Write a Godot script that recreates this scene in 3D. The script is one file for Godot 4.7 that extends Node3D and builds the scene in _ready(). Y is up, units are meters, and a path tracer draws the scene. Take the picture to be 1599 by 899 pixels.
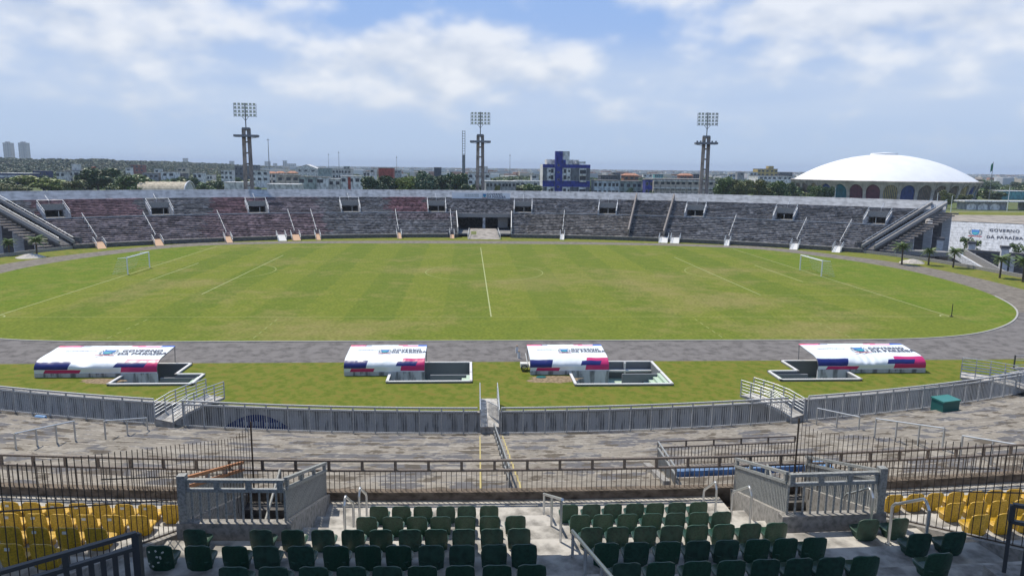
extends Node3D

# ------------------------------------------------------------------ mesh builder
class MB:
	var v := PackedVector3Array()
	var n := PackedVector3Array()
	var u := PackedVector2Array()
	var c := PackedColorArray()
	var col := Color(1, 1, 1)
	func put(p: Vector3, nn: Vector3, uv := Vector2.ZERO) -> void:
		v.append(p); n.append(nn); u.append(uv); c.append(col)
	func tri(a: Vector3, b: Vector3, d: Vector3) -> void:
		var nn := (b - a).cross(d - a).normalized()
		put(a, nn); put(d, nn); put(b, nn)
	func quad(a: Vector3, b: Vector3, d: Vector3, e: Vector3) -> void:
		var nn := (b - a).cross(d - a)
		if nn.length_squared() < 1e-14:
			nn = (d - a).cross(e - a)
		nn = nn.normalized()
		put(a, nn, Vector2(0, 0)); put(d, nn, Vector2(1, 1)); put(b, nn, Vector2(1, 0))
		put(a, nn, Vector2(0, 0)); put(e, nn, Vector2(0, 1)); put(d, nn, Vector2(1, 1))
	func squad(a: Vector3, b: Vector3, d: Vector3, e: Vector3, na: Vector3, nb: Vector3, nd: Vector3, ne: Vector3, ua := Vector2.ZERO, ub := Vector2.ZERO, ud := Vector2.ZERO, ue := Vector2.ZERO) -> void:
		put(a, na, ua); put(d, nd, ud); put(b, nb, ub)
		put(a, na, ua); put(e, ne, ue); put(d, nd, ud)
	func box(x: Transform3D, s: Vector3) -> void:
		var h := s * 0.5
		var p := []
		for i in 8:
			p.append(x * Vector3(h.x if i & 1 else -h.x, h.y if i & 2 else -h.y, h.z if i & 4 else -h.z))
		quad(p[4], p[5], p[7], p[6]); quad(p[1], p[0], p[2], p[3])
		quad(p[5], p[1], p[3], p[7]); quad(p[0], p[4], p[6], p[2])
		quad(p[6], p[7], p[3], p[2]); quad(p[0], p[1], p[5], p[4])
	func bx(a: Vector3, b: Vector3) -> void:
		var lo := Vector3(minf(a.x, b.x), minf(a.y, b.y), minf(a.z, b.z))
		var hi := Vector3(maxf(a.x, b.x), maxf(a.y, b.y), maxf(a.z, b.z))
		box(Transform3D(Basis(), (lo + hi) * 0.5), hi - lo)
	func beam(a: Vector3, b: Vector3, w: float, h: float) -> void:
		var d := (b - a)
		var l := d.length()
		var z := d / l
		var up := Vector3.UP if absf(z.y) < 0.95 else Vector3.RIGHT
		var x := up.cross(z).normalized()
		box(Transform3D(Basis(x, z.cross(x), z), (a + b) * 0.5), Vector3(w, h, l))
	func sweep(pts: Array, prof: Array, caps := true) -> void:
		var rings := []
		for i in pts.size():
			var t: Vector3 = pts[mini(i + 1, pts.size() - 1)] - pts[maxi(i - 1, 0)]
			t.y = 0
			t = t.normalized()
			var r := t.cross(Vector3.UP)
			var ring := []
			for q in prof:
				ring.append(pts[i] + r * q.x + Vector3.UP * q.y)
			rings.append(ring)
		var m := prof.size()
		for i in pts.size() - 1:
			for k in m:
				var j := (k + 1) % m
				quad(rings[i][k], rings[i + 1][k], rings[i + 1][j], rings[i][j])
		if caps:
			for k in range(1, m - 1):
				tri(rings[0][0], rings[0][k], rings[0][k + 1])
				var e: Array = rings[-1]
				tri(e[0], e[k + 1], e[k])
	func tube(pts: Array, r: float, s := 8) -> void:
		var rings := []
		var last := Vector3.ZERO
		for i in pts.size():
			var t: Vector3 = (pts[mini(i + 1, pts.size() - 1)] - pts[maxi(i - 1, 0)]).normalized()
			var x := last
			if i == 0:
				x = (Vector3.UP if absf(t.y) < 0.9 else Vector3.RIGHT)
			x = (x - t * x.dot(t)).normalized()
			last = x
			var y := t.cross(x)
			var ring := []
			for k in s:
				var a := TAU * k / s
				ring.append([pts[i] + (x * cos(a) + y * sin(a)) * r, x * cos(a) + y * sin(a)])
			rings.append(ring)
		for i in pts.size() - 1:
			for k in s:
				var j := (k + 1) % s
				var A = rings[i][k]; var B = rings[i][j]; var D = rings[i + 1][j]; var E = rings[i + 1][k]
				squad(A[0], B[0], D[0], E[0], A[1], B[1], D[1], E[1])
		for e in [0, rings.size() - 1]:
			for k in range(1, s - 1):
				if e == 0:
					tri(rings[0][0][0], rings[0][k + 1][0], rings[0][k][0])
				else:
					tri(rings[e][0][0], rings[e][k][0], rings[e][k + 1][0])
	func cone(a: Vector3, b: Vector3, ra: float, rb: float, s := 8) -> void:
		var t := (b - a).normalized()
		var x := (Vector3.UP if absf(t.y) < 0.9 else Vector3.RIGHT)
		x = (x - t * x.dot(t)).normalized()
		var y := t.cross(x)
		for k in s:
			var n0 := x * cos(TAU * k / s) + y * sin(TAU * k / s)
			var n1 := x * cos(TAU * (k + 1) / s) + y * sin(TAU * (k + 1) / s)
			squad(a + n0 * ra, a + n1 * ra, b + n1 * rb, b + n0 * rb, n0, n1, n1, n0)
			if rb > 0.001:
				tri(b, b + n0 * rb, b + n1 * rb)
	func done() -> ArrayMesh:
		var a := []
		a.resize(Mesh.ARRAY_MAX)
		a[Mesh.ARRAY_VERTEX] = v; a[Mesh.ARRAY_NORMAL] = n; a[Mesh.ARRAY_TEX_UV] = u; a[Mesh.ARRAY_COLOR] = c
		var m := ArrayMesh.new()
		m.add_surface_from_arrays(Mesh.PRIMITIVE_TRIANGLES, a)
		return m

# ------------------------------------------------------------------ naming helpers
var taken := {}
var M := {}
const D := PI / 180.0

func numbered(n: String) -> String:
	if not taken.has(n):
		taken[n] = 0
		return n
	taken[n] += 1
	return "%s_%03d" % [n, taken[n]]

func tag(o: Node, label: String, category: String, group := "") -> void:
	o.set_meta("label", label)
	o.set_meta("category", category)
	if group != "":
		o.set_meta("group", group)

func thing(n: String, label: String, category: String, at := Vector3.ZERO, turn := 0.0, group := "") -> Node3D:
	var o := Node3D.new()
	o.name = numbered(n)
	add_child(o)
	o.position = at
	o.rotation.y = turn
	tag(o, label, category, group)
	return o

func part(parent: Node, n: String, mesh: Mesh, m: Material, xf := Transform3D()) -> MeshInstance3D:
	var o := MeshInstance3D.new()
	o.name = n
	o.mesh = mesh
	o.material_override = m
	o.transform = xf
	parent.add_child(o, true)
	return o

func one(n: String, mesh: Mesh, m: Material, label: String, category: String, xf := Transform3D(), group := "") -> MeshInstance3D:
	var o := part(self, numbered(n), mesh, m, xf)
	tag(o, label, category, group)
	return o

func struct(n: String, mesh: Mesh, m: Material) -> MeshInstance3D:
	var o := part(self, numbered(n), mesh, m)
	o.set_meta("kind", "structure")
	return o

func stuff(o: Node) -> void:
	o.set_meta("kind", "stuff")

# near stand and far stand are rings: polar places on them
func NP(r: float, deg: float, y: float) -> Vector3:
	return Vector3(r * sin(deg * D), y, -45.0 + r * cos(deg * D))

func FP(r: float, deg: float, y: float) -> Vector3:
	return Vector3(r * sin(deg * D), y, 67.0 - r * cos(deg * D))

func narc(r: float, a: float, b: float, y: float, step := 0.8) -> Array:
	var k := maxi(2, int(ceil(absf(b - a) / step)) + 1)
	var o := []
	for i in k:
		o.append(NP(r, lerpf(a, b, float(i) / (k - 1)), y))
	return o

func farc(r: float, a: float, b: float, y: float, step := 1.2) -> Array:
	var k := maxi(2, int(ceil(absf(b - a) / step)) + 1)
	var o := []
	for i in k:
		o.append(FP(r, lerpf(a, b, float(i) / (k - 1)), y))
	return o

func rect(x0: float, x1: float, y0: float, y1: float) -> Array:
	return [Vector2(x0, y0), Vector2(x1, y0), Vector2(x1, y1), Vector2(x0, y1)]

func rise(r: float) -> float:          # tread level of the near stand
	return 7.53 if r < 140.06 else 7.53 + 0.49 * (1.0 + floorf((r - 140.06) / 1.45))

func low(r: float) -> float:           # tread level of the lower terrace
	return -0.4 + 0.37 * maxf(0.0, floorf((r - 112.8) / 1.45))

# ------------------------------------------------------------------ materials
func L(r: float, g: float, b: float) -> Color:   # real-world (linear) colour to sRGB
	return Color(r, g, b).linear_to_srgb()

func noise_image(w: int, h: int, freq: float, oct: int, sd: int, kind := FastNoiseLite.TYPE_SIMPLEX_SMOOTH, gain := 0.55) -> Image:
	var f := FastNoiseLite.new()
	f.seed = sd
	f.frequency = freq
	f.noise_type = kind
	f.fractal_type = FastNoiseLite.FRACTAL_FBM
	f.fractal_octaves = oct
	f.fractal_gain = gain
	return f.get_seamless_image(w, h)

func ramp_tex(img: Image, stops: Array) -> ImageTexture:
	var lut := []
	for i in 256:
		var t := i / 255.0
		var k := 0
		while k < stops.size() - 2 and t > stops[k + 1][0]:
			k += 1
		var s: float = clampf((t - stops[k][0]) / (stops[k + 1][0] - stops[k][0]), 0, 1)
		lut.append((stops[k][1] as Color).lerp(stops[k + 1][1], s))
	var w := img.get_width()
	var h := img.get_height()
	var data := img.get_data()
	var out := PackedByteArray()
	out.resize(w * h * 3)
	for i in w * h:
		var q: Color = lut[data[i]]
		out[i * 3] = int(q.r * 255)
		out[i * 3 + 1] = int(q.g * 255)
		out[i * 3 + 2] = int(q.b * 255)
	return ImageTexture.create_from_image(Image.create_from_data(w, h, false, Image.FORMAT_RGB8, out))

func mat(key: String, c: Color, rough := 0.8, metal := 0.0) -> StandardMaterial3D:
	var m := StandardMaterial3D.new()
	m.albedo_color = c
	m.roughness = rough
	m.metallic = metal
	m.cull_mode = BaseMaterial3D.CULL_DISABLED
	M[key] = m
	return m

func tri_mat(key: String, c: Color, tex: Texture2D, per_metre: Vector3, rough := 0.85) -> StandardMaterial3D:
	var m := mat(key, c, rough)
	m.albedo_texture = tex
	m.uv1_triplanar = true
	m.uv1_world_triplanar = true
	m.uv1_scale = per_metre
	return m

func G(x: float) -> Color:
	return Color(x, x, x)

func stain_texture() -> ImageTexture:
	# pale weathered concrete: fine grain, broad tone, grey water stains and brown dirt with ragged outlines
	var n := 1024
	var grain := noise_image(n, n, 0.09, 5, 22, FastNoiseLite.TYPE_SIMPLEX_SMOOTH, 0.75).get_data()
	var broad := noise_image(n, n, 0.006, 4, 23).get_data()
	var wet := noise_image(n, n, 0.0075, 8, 24, FastNoiseLite.TYPE_SIMPLEX_SMOOTH, 0.56).get_data()
	var dirt := noise_image(n, n, 0.017, 8, 25, FastNoiseLite.TYPE_SIMPLEX_SMOOTH, 0.6).get_data()
	var out := PackedByteArray()
	out.resize(n * n * 3)
	for k in n * n:
		var c := Vector3(0.69, 0.665, 0.625) * (0.86 + 0.22 * grain[k] / 255.0) * (0.90 + 0.2 * broad[k] / 255.0)
		var w := smoothstep(0.415, 0.375, wet[k] / 255.0)
		c = c.lerp(Vector3(0.47, 0.475, 0.50) * (0.9 + 0.2 * grain[k] / 255.0), w * 0.8)
		var b := smoothstep(0.37, 0.33, dirt[k] / 255.0)
		c = c.lerp(Vector3(0.44, 0.41, 0.37) * (0.9 + 0.2 * grain[k] / 255.0), b * 0.75)
		var p := smoothstep(0.66, 0.72, dirt[k] / 255.0)
		c = c.lerp(Vector3(0.80, 0.78, 0.74), p * 0.6)
		out[k * 3] = int(clampf(c.x, 0, 1) * 255)
		out[k * 3 + 1] = int(clampf(c.y, 0, 1) * 255)
		out[k * 3 + 2] = int(clampf(c.z, 0, 1) * 255)
	return ImageTexture.create_from_image(Image.create_from_data(n, n, false, Image.FORMAT_RGB8, out))

func make_materials() -> void:
	var fine := noise_image(512, 512, 0.02, 6, 3)
	var soft := noise_image(512, 512, 0.008, 5, 11)
	var t_fine := ramp_tex(fine, [[0.0, G(0.62)], [0.5, G(0.88)], [1.0, G(1.0)]])
	var t_soft := ramp_tex(soft, [[0.0, G(0.6)], [0.45, G(0.86)], [0.62, G(0.95)], [1.0, G(1.0)]])
	# weathered terrace: pale concrete, grey water stains, brown dirt
	var t_stain := stain_texture()
	# far stand: blackened concrete with pale streaks
	var t_far := ramp_tex(noise_image(1024, 512, 0.014, 6, 31), [[0.0, G(0.34)], [0.35, G(0.52)], [0.52, G(0.74)], [0.68, G(0.95)], [1.0, G(1.0)]])
	var t_asph := ramp_tex(noise_image(1024, 1024, 0.012, 9, 41, FastNoiseLite.TYPE_SIMPLEX_SMOOTH, 0.68), [[0.0, G(0.68)], [0.4, G(0.88)], [0.6, G(0.96)], [1.0, G(1.0)]])
	var t_grass := ramp_tex(noise_image(1024, 1024, 0.012, 8, 51, FastNoiseLite.TYPE_SIMPLEX_SMOOTH, 0.7), [[0.0, Color(0.74, 0.82, 0.66)], [0.36, Color(0.85, 0.91, 0.77)], [0.5, Color(0.93, 0.96, 0.88)], [0.62, Color(0.99, 0.965, 0.94)], [0.75, Color(1.0, 0.925, 0.93)], [1.0, Color(1.0, 0.90, 0.92)]])
	tri_mat("deck", L(0.53, 0.51, 0.48), t_soft, Vector3.ONE * 0.35)
	tri_mat("terrace", L(0.61, 0.60, 0.59), t_stain, Vector3(0.024, 0.05, 0.042))
	tri_mat("nosing", L(0.80, 0.78, 0.75), t_stain, Vector3(0.07, 0.09, 0.11))
	tri_mat("concrete", L(0.36, 0.345, 0.325), t_fine, Vector3.ONE * 0.5)
	tri_mat("dark_concrete", L(0.17, 0.165, 0.165), t_soft, Vector3(0.25, 0.5, 0.25))
	tri_mat("brown_concrete", L(0.20, 0.165, 0.135), t_soft, Vector3(0.5, 0.9, 0.5))
	tri_mat("parapet", L(0.56, 0.56, 0.56), t_soft, Vector3(0.12, 0.3, 0.12))
	var fs := tri_mat("far_step", Color(1, 1, 1), t_far, Vector3(0.055, 0.5, 0.12))
	fs.vertex_color_use_as_albedo = true
	tri_mat("moat_wall", L(0.58, 0.59, 0.60), ramp_tex(noise_image(512, 512, 0.011, 6, 61), [[0.0, G(0.52)], [0.38, G(0.76)], [0.5, G(0.92)], [1.0, G(1.0)]]), Vector3(0.3, 0.06, 0.3))
	tri_mat("track", L(0.20, 0.187, 0.18), t_asph, Vector3.ONE * 0.05)
	tri_mat("dirt_track", L(0.225, 0.20, 0.168), t_asph, Vector3.ONE * 0.06)
	tri_mat("verge", L(0.185, 0.19, 0.045), t_grass, Vector3.ONE * 0.04)
	tri_mat("strip_grass", L(0.165, 0.176, 0.036), t_grass, Vector3.ONE * 0.065)
	tri_mat("dry_soil", L(0.33, 0.25, 0.16), t_fine, Vector3.ONE * 0.3)
	tri_mat("ground", L(0.13, 0.15, 0.075), t_grass, Vector3.ONE * 0.012)
	tri_mat("plaza", L(0.36, 0.31, 0.25), t_soft, Vector3.ONE * 0.05)
	tri_mat("white_wall", L(0.74, 0.75, 0.76), ramp_tex(noise_image(512, 512, 0.015, 6, 71), [[0.0, G(0.6)], [0.5, G(0.88)], [1.0, G(1.0)]]), Vector3(0.12, 0.5, 0.12))
	tri_mat("dome_white", L(0.84, 0.84, 0.83), ramp_tex(soft, [[0.0, G(0.93)], [1.0, G(1.0)]]), Vector3.ONE * 0.03, 0.6)
	tri_mat("dome_wall", L(0.52, 0.47, 0.43), t_soft, Vector3.ONE * 0.06)
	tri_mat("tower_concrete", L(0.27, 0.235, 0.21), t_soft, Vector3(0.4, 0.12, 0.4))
	tri_mat("sand", L(0.60, 0.55, 0.48), t_fine, Vector3.ONE * 0.4)
	tri_mat("tunnel_ramp", L(0.36, 0.32, 0.275), t_soft, Vector3.ONE * 0.12)
	tri_mat("brown_rail", L(0.20, 0.16, 0.135), t_fine, Vector3.ONE * 1.3, 0.55)
	tri_mat("grey_rail", L(0.36, 0.375, 0.375), t_fine, Vector3.ONE * 1.3, 0.5)
	mat("dark_rail", L(0.055, 0.058, 0.062), 0.5)
	tri_mat("black_bar", L(0.075, 0.055, 0.043), t_fine, Vector3.ONE * 2.0, 0.55)
	mat("steel", L(0.62, 0.63, 0.64), 0.32, 0.75)
	mat("galv", L(0.55, 0.57, 0.58), 0.42, 0.6)
	tri_mat("moat_rail", L(0.60, 0.61, 0.61), t_fine, Vector3.ONE * 1.1, 0.5)
	tri_mat("green_seat", L(0.018, 0.075, 0.043), t_fine, Vector3.ONE * 1.7, 0.38)
	tri_mat("old_seat", L(0.022, 0.080, 0.052), t_soft, Vector3.ONE * 2.3, 0.5)
	tri_mat("dusty_seat", L(0.034, 0.09, 0.06), t_soft, Vector3.ONE * 1.1, 0.55)
	tri_mat("faded_seat", L(0.026, 0.095, 0.055), t_fine, Vector3.ONE * 1.7, 0.42)
	tri_mat("yellow_seat", L(0.74, 0.46, 0.035), t_fine, Vector3.ONE * 1.7, 0.4)
	mat("seat_number", L(0.62, 0.62, 0.56), 0.6)
	mat("paint_white", L(0.33, 0.355, 0.17), 0.9)
	mat("faded_paint", L(0.25, 0.275, 0.10), 0.9)
	mat("kerb", L(0.36, 0.35, 0.32), 0.85)
	mat("goal_white", L(0.75, 0.76, 0.76), 0.4)
	mat("net", L(0.55, 0.6, 0.55), 0.9)
	mat("yellow_paint", L(0.46, 0.38, 0.15), 0.85)
	mat("print_ink", L(0.045, 0.055, 0.10), 0.6)
	mat("wall_ink", L(0.05, 0.055, 0.075), 0.8)
	mat("pit_grey", L(0.16, 0.17, 0.185), 0.85)
	mat("coping", L(0.62, 0.61, 0.60), 0.8)
	mat("pale_green", L(0.42, 0.53, 0.42), 0.85)
	mat("green_bin", L(0.02, 0.13, 0.125), 0.35)
	mat("bin_lid", L(0.04, 0.20, 0.175), 0.35)
	mat("blue_plastic", L(0.12, 0.25, 0.45), 0.4)
	tri_mat("blue_floor", L(0.14, 0.24, 0.42), t_soft, Vector3.ONE * 0.5, 0.6)
	mat("blue_oval", L(0.012, 0.035, 0.16), 0.7)
	mat("oval_text", L(0.35, 0.42, 0.55), 0.7)
	mat("orange_rust", L(0.40, 0.17, 0.07), 0.7)
	mat("ramp_orange", L(0.52, 0.33, 0.20), 0.85)
	mat("ramp_white", L(0.62, 0.61, 0.58), 0.85)
	mat("banner", L(0.74, 0.75, 0.77), 0.7)
	mat("crest_blue", L(0.03, 0.16, 0.42), 0.7)
	mat("crest_teal", L(0.04, 0.33, 0.34), 0.7)
	mat("crest_grey", L(0.16, 0.19, 0.20), 0.7)
	mat("crest_red", L(0.40, 0.03, 0.04), 0.7)
	tri_mat("passage", L(0.24, 0.235, 0.23), t_soft, Vector3.ONE * 0.3)
	mat("sign_yellow", L(0.70, 0.66, 0.22), 0.7)
	mat("glass", L(0.035, 0.042, 0.055), 0.12)
	mat("lamp_glass", L(0.55, 0.60, 0.64), 0.15, 0.3)
	mat("lamp_metal", L(0.20, 0.21, 0.22), 0.5, 0.4)
	mat("steel_dark", L(0.17, 0.18, 0.20), 0.55, 0.3)
	mat("flag_green", L(0.02, 0.22, 0.13), 0.8)
	mat("black", L(0.02, 0.02, 0.022), 0.6)
	mat("wood", L(0.30, 0.17, 0.09), 0.8)
	tri_mat("bark", L(0.13, 0.095, 0.065), t_fine, Vector3.ONE * 0.8)
	for a in [["pale_tower", 0.60, 0.57, 0.53], ["grey_far", 0.52, 0.51, 0.49], ["navy", 0.03, 0.04, 0.13], ["offwhite", 0.70, 0.68, 0.65], ["white", 0.80, 0.79, 0.78], ["brick", 0.30, 0.10, 0.07], ["grey", 0.33, 0.34, 0.36], ["cream", 0.66, 0.58, 0.47], ["grey_dark", 0.16, 0.17, 0.19], ["beige", 0.52, 0.45, 0.39], ["greygreen", 0.34, 0.40, 0.385], ["red", 0.42, 0.075, 0.05], ["slate", 0.07, 0.08, 0.11], ["paleblue", 0.52, 0.58, 0.64], ["terracotta", 0.42, 0.20, 0.13], ["blue", 0.035, 0.05, 0.30], ["teal", 0.16, 0.42, 0.44], ["yellow", 0.50, 0.38, 0.13], ["tile_roof", 0.48, 0.22, 0.13], ["roof_white", 0.72, 0.72, 0.72], ["roof_grey", 0.30, 0.29, 0.28], ["vault", 0.52, 0.45, 0.33], ["maroon", 0.20, 0.055, 0.085], ["arch_blue", 0.045, 0.09, 0.32], ["arch_teal", 0.03, 0.20, 0.26], ["slat_yellow", 0.60, 0.47, 0.20], ["slat_brown", 0.30, 0.22, 0.15], ["tower_sunlit", 0.36, 0.30, 0.25]]:
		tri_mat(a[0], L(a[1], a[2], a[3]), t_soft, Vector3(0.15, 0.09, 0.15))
	for k in ["track", "dirt_track", "verge", "strip_grass", "ground", "terrace", "far_step", "paint_white", "faded_paint", "dark_concrete", "dry_soil", "brown_concrete", "deck", "moat_wall"]:
		(M[k] as StandardMaterial3D).metallic_specular = 0.15
	for a in [["leaf_dark", 0.06, 0.105, 0.035], ["leaf_mid", 0.095, 0.15, 0.04], ["leaf_light", 0.19, 0.24, 0.045], ["leaf_blue", 0.07, 0.12, 0.06], ["leaf_red", 0.40, 0.06, 0.03], ["leaf_olive", 0.14, 0.16, 0.05], ["leaf_hill", 0.07, 0.105, 0.05], ["palm_leaf", 0.125, 0.18, 0.045]]:
		var m := mat(a[0], L(a[1], a[2], a[3]), 0.55)
		m.vertex_color_use_as_albedo = true
		m.backlight_enabled = true
		m.backlight = L(a[1], a[2], a[3]) * 0.6

# ------------------------------------------------------------------ scene
func _ready() -> void:
	# camera: in the stand, a little left of the halfway line
	var cam := Camera3D.new()
	cam.name = "camera"
	cam.position = Vector3(-2.538, 16.214, 110.968)
	cam.rotation = Vector3(-0.167, -0.0622, 0.0122)
	cam.fov = 43.80
	cam.near = 0.1
	cam.far = 20000.0
	add_child(cam)
	cam.current = true
	# sky, exposure
	var env := Environment.new()
	env.background_mode = Environment.BG_SKY
	env.sky = make_sky()
	env.tonemap_mode = Environment.TONE_MAPPER_LINEAR
	env.tonemap_exposure = 1.0
	env.ambient_light_source = Environment.AMBIENT_SOURCE_SKY
	env.sdfgi_enabled = true
	env.ssao_enabled = true
	env.ssil_enabled = true
	env.fog_enabled = true
	env.fog_density = 0.00016
	env.fog_light_color = Color(0.86, 0.92, 1.0)
	env.fog_light_energy = 1.0
	var we := WorldEnvironment.new()
	we.name = "environment"
	we.environment = env
	add_child(we)
	# sun: high, behind the far left of the pitch
	var sun := DirectionalLight3D.new()
	sun.name = "sun"
	sun.light_energy = 1.5
	sun.light_color = Color(1.0, 0.965, 0.90)
	sun.light_angular_distance = 0.55
	sun.shadow_enabled = true
	sun.look_at_from_position(Vector3(-35, 100, -45), Vector3.ZERO, Vector3.UP)
	add_child(sun)
	make_materials()
	build_ground()
	build_field()
	build_far_stand()
	build_moat()
	build_lower_terrace()
	build_near_stand()
	build_dugouts()
	build_towers()
	build_dome()
	build_town()
	build_right_end()
	build_trees()
	build_field_things()
	build_seats()

# ------------------------------------------------------------------ sky
func make_sky() -> Sky:
	var W := 2048
	var H := 1024
	var f := FastNoiseLite.new()
	f.seed = 5
	f.noise_type = FastNoiseLite.TYPE_SIMPLEX_SMOOTH
	f.fractal_type = FastNoiseLite.FRACTAL_FBM
	f.fractal_octaves = 6
	f.fractal_gain = 0.52
	f.frequency = 1.0
	var g := FastNoiseLite.new()
	g.seed = 9
	g.noise_type = FastNoiseLite.TYPE_SIMPLEX_SMOOTH
	g.fractal_octaves = 3
	g.frequency = 1.0
	# cloud banks: azimuth from the pitch axis, elevation, half width, half height (degrees), weight
	var banks := [[-26, 9.6, 6.5, 3.2, 1.0], [-34, 8.2, 5, 2.6, 0.9], [-15, 7.6, 7, 1.9, 0.95], [-5, 7.2, 6, 1.8, 0.9], [2, 7.5, 5, 1.8, 0.85], [7.7, 9.0, 3.2, 2.2, 0.95], [13.5, 7.2, 5, 1.7, 0.85], [1.5, 11.9, 3.5, 1.0, 0.7], [-24, 6.0, 9, 1.6, 0.7], [30, 8.0, 7, 3.2, 0.66], [36, 6.5, 7, 2.6, 0.62], [18, 6.0, 5, 1.5, 0.6], [24, 7.0, 5, 1.5, 0.5],
		[-60, 9, 12, 4, 0.9], [-85, 14, 10, 5, 0.8], [62, 9, 10, 4, 0.85], [88, 12, 12, 5, 0.85], [120, 9, 12, 4, 0.85], [150, 12, 14, 5, 0.8], [-115, 8, 12, 4, 0.9], [-150, 13, 12, 5, 0.85], [178, 8, 10, 3, 0.8]]
	var out := PackedFloat32Array()
	out.resize(W * H * 3)
	var zen := Vector3(0.16, 0.33, 0.70)
	var mid := Vector3(0.325, 0.50, 0.86)
	var hor := Vector3(0.50, 0.63, 0.83)
	for y in H:
		var el := (0.5 - (y + 0.5) / H) * 180.0
		var e: float = maxf(el, 0.0)
		var base := hor.lerp(mid, smoothstep(0.5, 13.0, e)).lerp(zen, smoothstep(13.0, 70.0, e))
		for x in W:
			var k := (y * W + x) * 3
			var c := base
			if el > -1.0:
				var az := ((x + 0.5) / W - 0.5) * 360.0
				var cover := 0.0
				if e < 26.0:
					for b in banks:
						var dx: float = absf(az - b[0])
						if dx > 180.0:
							dx = 360.0 - dx
						if dx < b[2] * 3.4:
							var dy: float = (e - b[1]) / (b[3] * 1.1)
							var q: float = dx * dx / (b[2] * b[2] * 1.4) + dy * dy * (0.7 if dy < 0 else 1.9)
							if q < 4.0:
								cover = maxf(cover, b[4] * exp(-q * 0.75))
				var ra := az * D
				var re := e * D
				var d := Vector3(sin(ra) * cos(re), sin(re), -cos(ra) * cos(re))
				var hi := g.get_noise_3d(d.x * 2.2, d.y * 5.0, d.z * 2.2) * 0.5 + 0.5
				cover = maxf(cover, smoothstep(0.50, 0.8, hi) * smoothstep(14.0, 28.0, e) * 0.75)
				cover = maxf(cover, smoothstep(0.40, 0.75, hi) * 0.28 * smoothstep(0.5, 4.0, e))
				var veil := g.get_noise_3d(d.x * 3.0 + 9.0, d.y * 30.0, d.z * 3.0) * 0.5 + 0.5
				c = c.lerp(Vector3(0.62, 0.72, 0.88), smoothstep(2.0, 5.0, e) * smoothstep(10.5, 6.5, e) * (0.2 + 0.6 * veil))
				if cover > 0.03:
					var s := 0.5 + 1.25 * (f.get_noise_3d(d.x * 8.0, d.y * 17.0, d.z * 8.0) * 0.5)
					var a := smoothstep(0.55, 1.12, cover * 0.9 + s * 0.85)
					var lit := f.get_noise_3d(d.x * 8.0 - 0.2, d.y * 17.0 + 0.4, d.z * 8.0) * 0.5 + 0.5
					var sh := clampf(0.66 + (s - lit) * 1.7, 0.0, 1.0)
					var cl := Vector3(0.60, 0.67, 0.79).lerp(Vector3(0.94, 0.96, 0.99), sh)
					cl = cl.lerp(Vector3(0.60, 0.68, 0.80), 1.0 - smoothstep(1.0, 7.0, e))
					c = c.lerp(cl, a * 0.80)
			out[k] = c.x
			out[k + 1] = c.y
			out[k + 2] = c.z
	var pm := PanoramaSkyMaterial.new()
	pm.panorama = ImageTexture.create_from_image(Image.create_from_data(W, H, false, Image.FORMAT_RGBF, out.to_byte_array()))
	var s2 := Sky.new()
	s2.sky_material = pm
	return s2

# ------------------------------------------------------------------ the setting
func outline(right: Array, per := 8) -> Array:      # closed, mirrored in x; points run from near middle over the right end to far middle
	var P := []
	for q in right:
		P.append(Vector2(q[0], q[1]))
	for i in range(P.size() - 2, 0, -1):
		P.append(Vector2(-P[i].x, P[i].y))
	var o := []
	var m := P.size()
	for i in m:
		var a: Vector2 = P[(i - 1 + m) % m]
		var b: Vector2 = P[i]
		var c: Vector2 = P[(i + 1) % m]
		var d: Vector2 = P[(i + 2) % m]
		for k in per:
			o.append(b.cubic_interpolate(c, a, d, float(k) / per))
	return o

func ring_sheet(inner: Array, outer: Array, y: float) -> ArrayMesh:
	var b := MB.new()
	var m := inner.size()
	for i in m:
		var j := (i + 1) % m
		b.quad(Vector3(inner[i].x, y, inner[i].y), Vector3(outer[i].x, y, outer[i].y), Vector3(outer[j].x, y, outer[j].y), Vector3(inner[j].x, y, inner[j].y))
	return b.done()

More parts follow.
